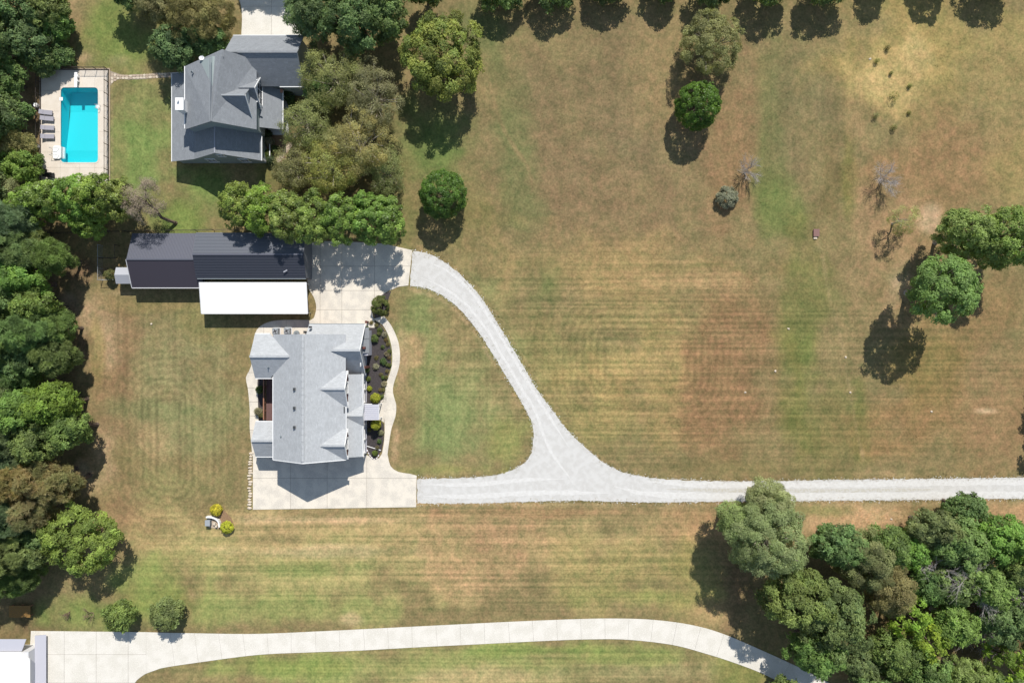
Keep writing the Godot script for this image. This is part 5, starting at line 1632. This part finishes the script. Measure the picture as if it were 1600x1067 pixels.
	for z in [-35.3, -32.8, -30.3]:
		box("porch_column", Vector3(-32.85, 1.5, z), Vector3(0.18, 2.8, 0.18), M.white, o)
	beam("white_step", Vector3(-32.6, 0.35, -33.4), Vector3(-31.8, 0.35, -33.4), 0.2, 0.15, M.white, o)
	# garage
	plate("garage_roof", [Vector3(-39.0, 7.6, -39.2), Vector3(-29.1, 7.6, -39.2), Vector3(-29.1, 4.6, -42.77), Vector3(-39.0, 4.6, -42.77)], 0.13, sh, o)
	plate("garage_roof", [Vector3(-39.0, 7.6, -39.2), Vector3(-39.0, 4.6, -35.65), Vector3(-29.1, 4.6, -35.65), Vector3(-29.1, 7.6, -39.2)], 0.13, sh, o)
	beam("ridge_cap", Vector3(-37.2, 7.62, -39.2), Vector3(-29.1, 7.62, -39.2), 0.26, 0.06, M.slate_shingle, o)
	beam("white_trim", Vector3(-32.5, 4.52, -35.6), Vector3(-29.1, 4.52, -35.6), 0.1, 0.14, M.white, o)
	beam("white_trim", Vector3(-39.0, 4.52, -42.8), Vector3(-29.1, 4.52, -42.8), 0.1, 0.14, M.white, o)
	for x in [-36.4, -32.2]:
		box("garage_door", Vector3(x, 1.2, -42.44), Vector3(3.0, 2.4, 0.12), M.white, o)


# a sheet metal slope folded into ribs that run from edge to edge; a-b is the upper edge, d-c the lower
func ribbed(called: String, a: Vector3, b: Vector3, c: Vector3, d: Vector3, ribs: int, down_slope: bool, material: Material, parent: Node3D) -> void:
	var s := Shape.new()
	var nn := (b - a).cross(d - a).normalized()
	if nn.y < 0.0:
		nn = -nn
	for i in ribs:
		var steps := [[0.0, 0.0], [0.12, 1.0], [0.30, 1.0], [0.42, 0.0], [1.0, 0.0]]
		for j in 4:
			var t0: float = (i + steps[j][0]) / ribs
			var t1: float = (i + steps[j + 1][0]) / ribs
			var h0: float = steps[j][1] * 0.045
			var h1: float = steps[j + 1][1] * 0.045
			var p0 := a.lerp(b, t0) if down_slope else a.lerp(d, t0)
			var p1 := a.lerp(b, t1) if down_slope else a.lerp(d, t1)
			var q0 := d.lerp(c, t0) if down_slope else b.lerp(c, t0)
			var q1 := d.lerp(c, t1) if down_slope else b.lerp(c, t1)
			p0 += nn * h0
			q0 += nn * h0
			p1 += nn * h1
			q1 += nn * h1
			s.face(p0, q0, q1, nn)
			s.face(p0, q1, p1, nn)
	var base := [a - nn * 0.03, b - nn * 0.03, c - nn * 0.03, d - nn * 0.03]
	s.plate(base, 0.05)
	part(called, s, material, parent)


func make_sheds() -> void:
	# western shed
	var o := thing("dark_metal_shed", "dark metal shed with purple brown south slope beside the dead tree", "shed", Vector3(-50, 0, -11.6))
	prism("wall", [Vector2(-15.2, 0), Vector2(-15.2, 2.1), Vector2(-11.6, 3.55), Vector2(-7.95, 2.1), Vector2(-7.95, 0)], -54.1, -45.0, true, M.shedwall, o)
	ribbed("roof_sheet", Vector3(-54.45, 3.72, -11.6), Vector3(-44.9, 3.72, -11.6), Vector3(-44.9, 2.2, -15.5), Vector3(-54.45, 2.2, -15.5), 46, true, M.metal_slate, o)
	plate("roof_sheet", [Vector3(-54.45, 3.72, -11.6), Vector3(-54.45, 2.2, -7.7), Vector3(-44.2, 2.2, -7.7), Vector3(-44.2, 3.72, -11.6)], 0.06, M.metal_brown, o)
	beam("ridge_cap", Vector3(-54.45, 3.76, -11.6), Vector3(-44.9, 3.76, -11.6), 0.22, 0.05, M.metal_slate, o)
	beam("white_trim", Vector3(-54.5, 2.17, -7.66), Vector3(-44.1, 2.17, -7.66), 0.1, 0.12, M.offwhite, o)
	beam("white_trim", Vector3(-54.5, 3.72, -11.55), Vector3(-54.5, 2.22, -7.7), 0.07, 0.12, M.offwhite, o)
	# eastern shed, ribs running lengthwise
	var e := thing("ribbed_metal_garage", "dark blue ribbed metal garage between pear trees and white carport", "garage", Vector3(-37, 0, -12.2))
	prism("wall", [Vector2(-15.2, 0), Vector2(-15.2, 3.3), Vector2(-12.2, 4.3), Vector2(-9.1, 3.3), Vector2(-9.1, 0)], -44.6, -29.3, true, M.shedwall, e)
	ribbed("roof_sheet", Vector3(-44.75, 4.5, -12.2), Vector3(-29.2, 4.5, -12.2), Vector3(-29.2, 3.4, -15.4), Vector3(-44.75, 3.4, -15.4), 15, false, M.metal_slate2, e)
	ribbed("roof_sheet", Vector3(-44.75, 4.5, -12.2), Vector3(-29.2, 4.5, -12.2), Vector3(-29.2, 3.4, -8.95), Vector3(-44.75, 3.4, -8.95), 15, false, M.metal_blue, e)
	beam("ridge_cap", Vector3(-44.75, 4.55, -12.2), Vector3(-29.2, 4.55, -12.2), 0.24, 0.04, M.metal_slate, e)
	beam("gutter", Vector3(-44.6, 3.33, -8.88), Vector3(-29.2, 3.33, -8.88), 0.1, 0.1, M.grey, e)
	var scrap := Shape.new()
	scrap.box(Vector3(-31.9, 4.0, -9.9), Vector3(0.6, 0.04, 0.16), 0.5)
	one("scrap", scrap, M.metal_pale, "small pale scrap lying on the ribbed garage roof's south slope", "debris", Vector3(0, 0.02, 0))
	# white carport
	var c := thing("white_carport", "white flat roofed carport along the south side of the dark garage", "carport", Vector3(-37, 0, -6.2))
	for i in 12:
		var x0 := -44.5 + i * 1.2667
		plate("roof_panel", [Vector3(x0 + 0.004, 2.95, -8.42), Vector3(x0 + 1.2627, 2.95, -8.42), Vector3(x0 + 1.2627, 2.25, -4.0), Vector3(x0 + 0.004, 2.25, -4.0)], 0.05, M.roof_white, c)
	beam("roof_trim", Vector3(-44.5, 2.2, -3.96), Vector3(-29.3, 2.2, -3.96), 0.06, 0.14, M.offwhite, c)
	beam("roof_trim", Vector3(-29.26, 2.93, -8.42), Vector3(-29.26, 2.23, -4.0), 0.07, 0.12, M.offwhite, c)
	beam("roof_trim", Vector3(-44.54, 2.93, -8.42), Vector3(-44.54, 2.23, -4.0), 0.07, 0.12, M.offwhite, c)
	for i in 6:
		var x := -44.3 + i * 2.96
		box("post", Vector3(x, 1.08, -4.15), Vector3(0.09, 2.16, 0.09), M.steel, c)
		box("post", Vector3(x, 1.42, -8.3), Vector3(0.09, 2.84, 0.09), M.steel, c)
	# little lean-to
	var l := thing("lean_to_shed", "little grey gabled shed against the dark shed's west wall", "shed", Vector3(-56, 0, -9.5))
	box("wall", Vector3(-56.0, 0.9, -9.45), Vector3(1.8, 1.8, 1.9), M.shedwall, l)
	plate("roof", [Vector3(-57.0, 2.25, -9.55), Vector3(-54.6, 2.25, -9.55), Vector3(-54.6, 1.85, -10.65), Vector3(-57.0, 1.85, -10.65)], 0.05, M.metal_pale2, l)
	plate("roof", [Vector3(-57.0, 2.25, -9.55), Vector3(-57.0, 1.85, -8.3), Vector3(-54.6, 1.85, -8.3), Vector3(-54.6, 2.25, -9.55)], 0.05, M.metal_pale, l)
	# white roofed building at the bottom left
	var b := thing("white_roofed_building", "white roofed low building cut off by the bottom left corner", "building", Vector3(-75, 0, 45))
	prism("wall", [Vector2(44.4, 0), Vector2(44.4, 2.4), Vector2(60, 2.4), Vector2(60, 0)], -90, -69.2, true, M.offwhite, b)
	plate("roof", [Vector3(-90, 2.6, 44.3), Vector3(-70.2, 2.6, 44.3), Vector3(-69.0, 2.5, 45.4), Vector3(-69.0, 2.5, 61), Vector3(-90, 2.6, 61)], 0.1, M.roof_white, b)
	plate("lower_roof", [Vector3(-90, 2.3, 42.6), Vector3(-69.6, 2.3, 42.6), Vector3(-70.2, 2.35, 44.3), Vector3(-90, 2.35, 44.3)], 0.08, M.lavender, b)
	beam("roof_trim", Vector3(-70.2, 2.62, 44.3), Vector3(-68.95, 2.52, 45.4), 0.12, 0.14, M.white, b)
	beam("roof_trim", Vector3(-68.95, 2.5, 45.4), Vector3(-68.95, 2.5, 61), 0.12, 0.14, M.white, b)
	plate("ramp", [Vector3(-69.2, 1.1, 42.6), Vector3(-67.9, 0.6, 42.7), Vector3(-67.9, 0.6, 61), Vector3(-69.2, 1.1, 61)], 0.1, M.lavender, b)


# ---------------------------------------------------------------- pool and small things
func fence(called: String, label: String, pts: Array, tall: float, gap: float, material: Material, pickets: bool) -> void:
	var o := thing(called, label, "fence", pts[0])
	for i in pts.size() - 1:
		var a: Vector3 = pts[i]
		var b: Vector3 = pts[i + 1]
		var n := maxi(1, int(round(a.distance_to(b) / gap)))
		for j in n + (1 if i == pts.size() - 2 else 0):
			box("post", a.lerp(b, float(j) / n) + Vector3(0, tall / 2, 0), Vector3(0.07, tall + 0.08, 0.07), material, o)
		for h in [0.12, tall - 0.06] if pickets else [tall - 0.04]:
			beam("rail", a + Vector3(0, h, 0), b + Vector3(0, h, 0), 0.045, 0.045, material, o)
		if pickets:
			var s := Shape.new()
			var m := int(a.distance_to(b) / 0.13)
			for j in m:
				s.box(a.lerp(b, (j + 0.5) / m) + Vector3(0, tall / 2, 0), Vector3(0.016, tall - 0.15, 0.016))
			part("pickets", s, material, o).set_meta("kind", "stuff")
		else:
			var s := Shape.new()
			for k in 9:
				var y := tall * (k + 0.5) / 9
				s.beam(a + Vector3(0, y, 0), b + Vector3(0, y, 0), 0.006, 0.006)
			part("wires", s, material, o).set_meta("kind", "stuff")


func rounded(u0: float, v0: float, u1: float, v1: float, r: float, grow := 0.0) -> PackedVector2Array:
	var a := p2(u0, v0) - Vector2.ONE * grow
	var b := p2(u1, v1) + Vector2.ONE * grow
	var out := PackedVector2Array()
	for q in [[Vector2(b.x - r, b.y - r), 0.0], [Vector2(a.x + r, b.y - r), PI / 2], [Vector2(a.x + r, a.y + r), PI], [Vector2(b.x - r, a.y + r), PI * 1.5]]:
		for i in 7:
			var t: float = q[1] + PI / 2 * i / 6
			out.append(q[0] + Vector2(cos(t), sin(t)) * r)
	return out


func make_pool() -> void:
	var rim := rounded(95, 137, 153, 254, 0.5)
	var edge := rounded(95, 137, 153, 254, 0.68, 0.18)
	poured("pool_deck", plan([64, 109, 168.5, 109, 168.5, 286, 64, 286]), [94, 124, 148], [142, 174, 206, 238, 262], M.deck_concrete, 0.08, [edge], 0.02)
	var o := thing("swimming_pool", "rectangular turquoise swimming pool with rounded corners", "swimming pool", at(124, 195))
	var s := Shape.new()
	# liner: walls, and a floor that falls from the shallow south to the deep north
	var depth := func(z: float) -> float: return lerpf(1.15, 2.1, clampf((at(0, 232).z - z) / 6.0, 0.0, 1.0))
	for i in rim.size():
		var a := rim[i]
		var b: Vector2 = rim[(i + 1) % rim.size()]
		var da: float = depth.call(a.y)
		var db: float = depth.call(b.y)
		s.quad(Vector3(a.x, 0.08, a.y), Vector3(a.x, -da, a.y), Vector3(b.x, -db, b.y), Vector3(b.x, 0.08, b.y))
	var zs := [at(0, 137).z, at(0, 168).z, at(0, 232).z, at(0, 254).z]
	var x0 := at(94.5, 0).x
	var x1 := at(153.5, 0).x
	for i in 3:
		var d0: float = depth.call(zs[i])
		var d1: float = depth.call(zs[i + 1])
		s.quad(Vector3(x0, -d0, zs[i]), Vector3(x0, -d1, zs[i + 1]), Vector3(x1, -d1, zs[i + 1]), Vector3(x1, -d0, zs[i]))
	part("liner", s, M.liner, o)
	var w := Shape.new()
	w.slab(rim, -0.08, -0.08)
	var water := part("water", w, M.water, o)
	water.set_meta("label", "clear turquoise water")
	var c := Shape.new()
	for i in rim.size():
		var a := rim[i]
		var b: Vector2 = rim[(i + 1) % rim.size()]
		var p: Vector2 = edge[i]
		var q: Vector2 = edge[(i + 1) % edge.size()]
		c.quad(Vector3(a.x, 0.1, a.y), Vector3(b.x, 0.1, b.y), Vector3(q.x, 0.1, q.y), Vector3(p.x, 0.1, p.y))
		c.quad(Vector3(a.x, 0.1, a.y), Vector3(a.x, -0.02, a.y), Vector3(b.x, -0.02, b.y), Vector3(b.x, 0.1, b.y))
		c.quad(Vector3(p.x, 0.1, p.y), Vector3(q.x, 0.1, q.y), Vector3(q.x, -0.02, q.y), Vector3(p.x, -0.02, p.y))
	part("coping", c, M.deck_concrete, o)
	for q in [[95.5, 155], [152.5, 167]]:
		var k := Shape.new()
		k.box(at(q[0], q[1]) + Vector3(0, 0.11, 0), Vector3(0.5, 0.03, 0.5))
		part("skimmer_lid", k, M.roof_white, o)
	# diving board
	var d := thing("diving_board", "white diving board at the deep north end of the pool", "diving board", at(122, 124))
	plate("board", [Vector3(at(119.8, 0).x, 0.62, at(0, 115.5).z), Vector3(at(119.8, 0).x, 0.68, at(0, 139).z), Vector3(at(124.2, 0).x, 0.68, at(0, 139).z), Vector3(at(124.2, 0).x, 0.62, at(0, 115.5).z)], 0.06, M.roof_white, d)
	box("stand", at(122, 120) + Vector3(0, 0.32, 0), Vector3(0.5, 0.5, 0.4), M.white, d)
	box("stand", at(122, 128) + Vector3(0, 0.34, 0), Vector3(0.5, 0.5, 0.25), M.white, d)
	# white moulded steps hung into the south west corner
	var t := thing("pool_steps", "white moulded entry steps at the pool's south west corner", "pool steps", at(91, 239))
	var top := Shape.new()
	top.slab(rounded(84, 228.5, 96.5, 249, 0.35), 0.32, 0.06)
	part("platform", top, M.roof_white, t)
	for i in 3:
		var st := Shape.new()
		st.slab(rounded(95, 229.5, 97.2 + i * 0.9, 248, 0.15), 0.2 - i * 0.16, -0.4)
		part("step", st, M.roof_white, t)
	for v in [233, 244]:
		var r := Shape.new()
		var a := at(82, v)
		r.tube(a, a + Vector3(0, 0.9, 0), 0.025, 0.025)
		r.tube(a + Vector3(0, 0.9, 0), a + Vector3(0.9, 0.85, 0), 0.025, 0.025)
		r.tube(a + Vector3(0.9, 0.85, 0), a + Vector3(1.2, 0.2, 0), 0.025, 0.025)
		part("handrail", r, M.steel, t)
	# hand ladder on the east side
	var l := thing("pool_ladder", "small steel ladder on the pool's east edge", "ladder", at(155, 168))
	for v in [165.5, 170.5]:
		var r := Shape.new()
		var a := at(157, v) + Vector3(0, 0.05, 0)
		r.tube(a, a + Vector3(0, 0.7, 0), 0.025, 0.025)
		r.tube(a + Vector3(0, 0.7, 0), a + Vector3(-0.5, 0.7, 0), 0.025, 0.025)
		r.tube(a + Vector3(-0.5, 0.7, 0), a + Vector3(-0.55, -0.6, 0), 0.025, 0.025)
		part("handrail", r, M.steel, l)
	fence("pool_fence", "dark metal picket fence round the pool deck", [at(63.5, 286), at(63.5, 109.5), at(169.5, 109.5), at(169.5, 286)], 1.25, 1.75, M.iron, true)
	# brick edging below the fence
	for q in [[170.8, 108, 170.8, 286], [62, 108, 62, 286], [62, 107.5, 171, 107.5]]:
		var kerb := Shape.new()
		kerb.beam(at(q[0], q[1], 0.05), at(q[2], q[3], 0.05), 0.13, 0.14)
		ground_piece("deck_edging", kerb, M.flag)
	# sun loungers
	var proto: Node3D
	var where := [[74.5, 177, -0.10, "northernmost of four grey sun loungers by the pool"], [76.5, 186.5, -0.08, "second grey sun lounger from the north, by the pool"], [77.3, 201, -0.04, "third grey sun lounger from the north, by the pool"], [77.3, 214.5, 0.0, "southernmost of four grey sun loungers by the pool"]]
	for q in where:
		var at_ := at(q[0], q[1]) + Vector3(0, 0.08, 0)
		if proto == null:
			proto = thing("sun_lounger", q[3], "sun lounger", at_, "grey sun loungers beside the pool")
			plate("mattress", [at_ + Vector3(-0.4, 0.42, -0.32), at_ + Vector3(-0.4, 0.42, 0.32), at_ + Vector3(0.9, 0.40, 0.32), at_ + Vector3(0.9, 0.40, -0.32)], 0.09, M.cushion, proto)
			plate("backrest", [at_ + Vector3(-0.92, 0.62, -0.32), at_ + Vector3(-0.92, 0.62, 0.32), at_ + Vector3(-0.41, 0.43, 0.32), at_ + Vector3(-0.41, 0.43, -0.32)], 0.09, M.cushion, proto)
			for z in [-0.3, 0.3]:
				beam("frame_rail", at_ + Vector3(-0.85, 0.3, z), at_ + Vector3(0.88, 0.3, z), 0.05, 0.05, M.grey, proto)
				for x in [-0.7, 0.75]:
					box("leg", at_ + Vector3(x, 0.14, z), Vector3(0.05, 0.29, 0.05), M.grey, proto)
			proto.rotation.y = q[2]
		else:
			var d2 := proto.duplicate()
			d2.name = numbered("sun_lounger")
			add_child(d2, true)
			d2.position = at_
			d2.rotation.y = q[2]
			d2.set_meta("label", q[3])
	for q in [[59, 166, "white box on the pool fence, level with the loungers"], [59.5, 229, "white box on the pool fence, below the loungers"]]:
		var p := at(q[0], q[1])
		var bx := thing("pump_box", q[2], "box", p, "white boxes along the pool fence")
		box("casing", p + Vector3(0, 0.3, 0), Vector3(0.5, 0.6, 0.45), M.roof_white, bx)
		box("lid", p + Vector3(0, 0.62, 0), Vector3(0.56, 0.05, 0.51), M.white, bx)
	# patio chair and grill
	var p := at(81, 275)
	var gr := thing("barbecue_grill", "black covered grill on the pool deck above the pear row", "grill", p)
	var lid := Shape.new()
	lid.tube(p + Vector3(-0.45, 0.95, 0), p + Vector3(0.45, 0.95, 0), 0.32, 0.32, 10)
	part("lid", lid, M.black, gr)
	box("body", p + Vector3(0, 0.6, 0), Vector3(1.0, 0.5, 0.55), M.black, gr)
	for x in [-0.7, 0.7]:
		box("side_shelf", p + Vector3(x, 0.85, 0), Vector3(0.38, 0.04, 0.5), M.black, gr)
	for x in [-0.45, 0.45]:
		for z in [-0.2, 0.2]:
			box("leg", p + Vector3(x, 0.22, z), Vector3(0.05, 0.3, 0.05), M.black, gr)
	var q2 := at(74, 269)
	var chair := thing("patio_chair", "dark metal patio chair beside the covered grill", "chair", q2, "", 0.6)
	box("seat", q2 + Vector3(0, 0.5, 0), Vector3(0.5, 0.04, 0.5), M.iron, chair)
	box("backrest", q2 + Vector3(0, 0.8, -0.24), Vector3(0.5, 0.55, 0.03), M.iron, chair)
	for x in [-0.22, 0.22]:
		for z in [-0.22, 0.22]:
			box("leg", q2 + Vector3(x, 0.28, z), Vector3(0.035, 0.42, 0.035), M.iron, chair)


func make_small_things() -> void:
	ac_unit(431, 517.5, "air conditioner next to the half round mulch patch")
	ac_unit(449, 517, "air conditioner on the right, next to the grey hatch")
	var hp := at(463.5, 521)
	var h := thing("utility_hatch", "low grey round topped cover by the house's back corner", "hatch", hp)
	var hs := Shape.new()
	hs.tube(hp + Vector3(0, 0.05, 0), hp + Vector3(0, 0.35, 0), 0.45, 0.4, 12)
	part("cover", hs, M.grey, h)
	box("handle", hp + Vector3(0, 0.38, 0), Vector3(0.3, 0.05, 0.05), M.black, h)
	# white stones along the west edge of the south driveway
	for i in 20:
		var v := 708.0 + i * 4.5 + rng.randf_range(-0.6, 0.6)
		var s := Shape.new()
		s.blob(Vector3.ZERO, Vector3(rng.randf_range(0.22, 0.40), rng.randf_range(0.12, 0.2), rng.randf_range(0.15, 0.23)), 200 + i, 0.2, 4, 7)
		var bulge := 3.0 * sin(clampf((v - 700) / 30, 0, 1) * PI * 0.5)
		one("edging_stone", s, M.stone, ORD[i] + " pale stone from the top of the row edging the south driveway", "stone", at(393.0 - bulge + rng.randf_range(-1.0, 1.0), v, 0.06), "pale stones edging the south driveway")
	# curved wall feature in the yard
	var wall := thing("curved_wall", "low curved white wall between two yellow bushes", "wall", at(334, 809))
	var curve := smooth(plan([324.2, 806.5, 330, 806.5, 336, 807.8, 341, 810.5, 344, 815, 345, 822]), false, 0.2)
	for i in curve.size() - 1:
		var a := Vector3(curve[i].x, 0.32, curve[i].y)
		var b := Vector3(curve[i + 1].x, 0.32, curve[i + 1].y)
		beam("wall_block", a, b.move_toward(a, 0.012), 0.2, 0.64, M.roof_white, wall)
	var pad := Shape.new()
	pad.slab(plan([323, 809, 343, 814, 341, 826, 326, 824]), 0.06, -0.05)
	ground_piece("patio_pad", pad, M.flag)
	var c := at(327.5, 815)
	var well := thing("well_cover", "blue grey box with a flat lid inside the curved wall", "well cover", c)
	box("casing", c + Vector3(0, 0.4, 0), Vector3(0.62, 0.7, 0.78), M.grey, well)
	box("lid", c + Vector3(0, 0.8, 0), Vector3(0.72, 0.08, 0.86), M.steel, well)
	for q in [[336, 817, 0.2, "grey pot inside the curved wall"], [339, 821, 0.16, "small pale pot at the curved wall's open end"]]:
		var s := Shape.new()
		s.tube(Vector3(0, 0.05, 0), Vector3(0, 0.4, 0), q[2] * 0.8, q[2], 10)
		s.tube(Vector3(0, 0.4, 0), Vector3(0, 0.45, 0), q[2] * 1.12, q[2] * 1.12, 10)
		one("garden_pot", s, M.stone, q[3], "pot", at(q[0], q[1]), "pots inside the curved wall")
	# brick and white edging of the bed's tip
	var curb := thing("bed_edging", "brick and white edging round the southern tip of the bed", "edging", at(583, 712))
	var tip := smooth(plan([573, 701, 576, 708, 580, 714, 585, 717, 590, 714, 593, 709]), false, 0.12)
	for i in tip.size() - 1:
		beam("brick", Vector3(tip[i].x, 0.1, tip[i].y), Vector3(tip[i + 1].x, 0.1, tip[i + 1].y).move_toward(Vector3(tip[i].x, 0.1, tip[i].y), 0.03), 0.13, 0.1, M.rust if i % 3 == 0 else M.roof_white, curb)
	var strip := Shape.new()
	strip.beam(at(572, 696.5, 0.08), at(595, 703.5, 0.08), 0.09, 0.08)
	one("white_edging_board", strip, M.roof_white, "thin white board across the mulch near the bed's tip", "edging", Vector3.ZERO)
	# wooden platform, wire cage, fences, utility box
	var w := at(30, 955.5, 0.8)
	var plat := thing("wooden_platform", "weathered wooden platform by the south west pines", "platform", w * Vector3(1, 0, 1))
	for i in 9:
		box("plank", Vector3(w.x, 0.8 + 0.004 * (i % 2), w.z - 0.76 + i * 0.19), Vector3(3.1, 0.045, 0.18), M.plank, plat)
	for x in [-1.4, 0.0, 1.4]:
		box("joist", Vector3(w.x + x, 0.72, w.z), Vector3(0.08, 0.1, 1.65), M.timber, plat)
		for z in [-0.7, 0.7]:
			box("leg", Vector3(w.x + x, 0.33, w.z + z), Vector3(0.1, 0.68, 0.1), M.timber, plat)
	var g := at(113, 749)
	var cage := thing("wire_cage", "grey metal cage frame at the wood's edge", "cage", g)
	for q in [[-0.85, -1.1, 0.85, -1.1], [-0.85, 1.1, 0.85, 1.1], [-0.85, -1.1, -0.85, 1.1], [0.85, -1.1, 0.85, 1.1]]:
		for y in [0.06, 1.3]:
			beam("rail", g + Vector3(q[0], y, q[1]), g + Vector3(q[2], y, q[3]), 0.07, 0.07, M.steel, cage)
	for x in [-0.85, 0.85]:
		for z in [-1.1, 0.0, 1.1]:
			box("post", g + Vector3(x, 0.68, z), Vector3(0.07, 1.36, 0.07), M.steel, cage)
	box("tarp", g + Vector3(0, 0.04, 0), Vector3(1.5, 0.04, 2.0), M.vent, cage)
	fence("wire_fence", "long thin wire fence behind the dark sheds", [at(60, 366), at(130, 364.5), at(200, 362.5), at(308, 361), at(390, 360)], 1.3, 3.0, M.iron, false)
	fence("kennel_fence", "wire kennel fence in the shade west of the dark shed", [at(160, 384), at(160, 438), at(184, 438)], 1.3, 1.6, M.steel, false)
	fence("kennel_fence", "inner wire fence line of the shaded kennel", [at(160, 404), at(186, 404), at(186, 384)], 1.3, 1.6, M.iron, false)
	var ub := at(1275, 364)
	var u := thing("utility_box", "rust red metal box at the head of the worn trench line", "utility box", ub, "", 0.08)
	box("casing", ub + Vector3(0, 0.12, 0), Vector3(0.78, 0.24, 1.0), M.rust, u)
	box("lid", ub + Vector3(0, 0.27, 0), Vector3(0.86, 0.06, 1.08), M.rust2, u)
	box("step", ub + Vector3(-0.1, 0.08, 0.75), Vector3(0.5, 0.16, 0.3), M.stone, u)
	for q in [[1232.5, 513.5, "pale stone at the green strip's upper edge"], [1212, 580, "pale stone in the brown middle of the field"], [1322, 558, "pale stone on the worn trench line, upper one"], [1329, 613, "pale stone on the worn trench line, lower one"], [1456, 643, "white stone in the brown east field"], [1165, 613, "tiny pale stone west of the brown middle's pale stone"], [1360, 92, "white stone beside a plant in the pale ring"], [1393, 811, "white stone in the dry grass below the gravel road"], [236, 506, "small white stone in the west yard"]]:
		var s := Shape.new()
		s.blob(Vector3.ZERO, Vector3(0.19, 0.11, 0.17), int(q[0]), 0.25, 4, 7)
		one("field_stone", s, M.stone, q[2], "stone", at(q[0], q[1], 0.03), "stones scattered in the fields")
	# post and hose reel at the carport corner, mailbox like post by the garage
	var s2 := Shape.new()
	s2.tube(Vector3(0, 0, 0), Vector3(0, 1.5, 0), 0.05, 0.05, 6)
	s2.beam(Vector3(0, 1.45, 0), Vector3(0.45, 1.2, 0.1), 0.06, 0.06)
	one("dark_post", s2, M.iron, "short dark post with an arm at the carport's corner", "post", at(483, 485))
	var s3 := Shape.new()
	s3.box(Vector3(0, 0.7, 0), Vector3(0.22, 1.4, 0.3))
	s3.box(Vector3(0, 1.43, 0), Vector3(0.3, 0.06, 0.38))
	one("brick_pillar", s3, M.brick, "small brick pillar at the north tip of the long mulch bed", "pillar", at(575, 503.5))
	var s4 := Shape.new()
	s4.box(Vector3(0, 0.55, 0), Vector3(0.25, 1.1, 0.3))
	s4.box(Vector3(0, 1.12, 0), Vector3(0.3, 0.05, 0.35))
	one("meter_box", s4, M.vent, "small dark meter box near the air conditioners", "meter box", at(479, 519))


func _ready() -> void:
	rng.seed = 20240917
	# camera, straight down
	var cam := Camera3D.new()
	cam.name = "camera"
	cam.fov = 2.0 * rad_to_deg(atan(0.5))
	cam.near = 1.0
	cam.far = 900.0
	cam.position = Vector3(0, FLY, 0)
	cam.rotation = Vector3(-PI / 2, 0, 0)
	add_child(cam)
	cam.current = true
	# clear early autumn sky
	var env := Environment.new()
	env.background_mode = Environment.BG_SKY
	var sky := ProceduralSkyMaterial.new()
	sky.sky_top_color = Color(0.60, 0.70, 0.83)
	sky.sky_horizon_color = Color(0.80, 0.84, 0.88)
	sky.sky_curve = 0.12
	sky.ground_bottom_color = Color(0.25, 0.24, 0.18)
	sky.ground_horizon_color = Color(0.55, 0.58, 0.58)
	sky.sky_energy_multiplier = 0.77
	sky.ground_energy_multiplier = 0.7
	env.sky = Sky.new()
	env.sky.sky_material = sky
	env.tonemap_mode = Environment.TONE_MAPPER_LINEAR
	env.tonemap_exposure = 1.21
	env.sdfgi_enabled = true
	env.ssao_enabled = true
	env.ssil_enabled = true
	var we := WorldEnvironment.new()
	we.name = "world"
	we.environment = env
	add_child(we)
	var sun := DirectionalLight3D.new()
	sun.name = "sun"
	sun.light_energy = 1.35
	sun.light_color = Color(1.0, 0.98, 0.945)
	sun.light_angular_distance = 0.5
	sun.shadow_enabled = true
	add_child(sun)
	sun.look_at_from_position(Vector3(0.215, 1.0, -0.866) * 100.0, Vector3.ZERO)
	# the place
	make_materials()
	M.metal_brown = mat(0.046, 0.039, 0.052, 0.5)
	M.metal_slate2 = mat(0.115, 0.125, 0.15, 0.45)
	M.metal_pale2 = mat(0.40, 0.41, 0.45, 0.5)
	M.rust2 = mat(0.22, 0.12, 0.105, 0.8)
	make_species()
	make_ground()
	make_paving()
	make_pool()
	make_pale_house()
	make_grey_house()
	make_sheds()
	make_trees()
	make_small_things()
	make_grass()
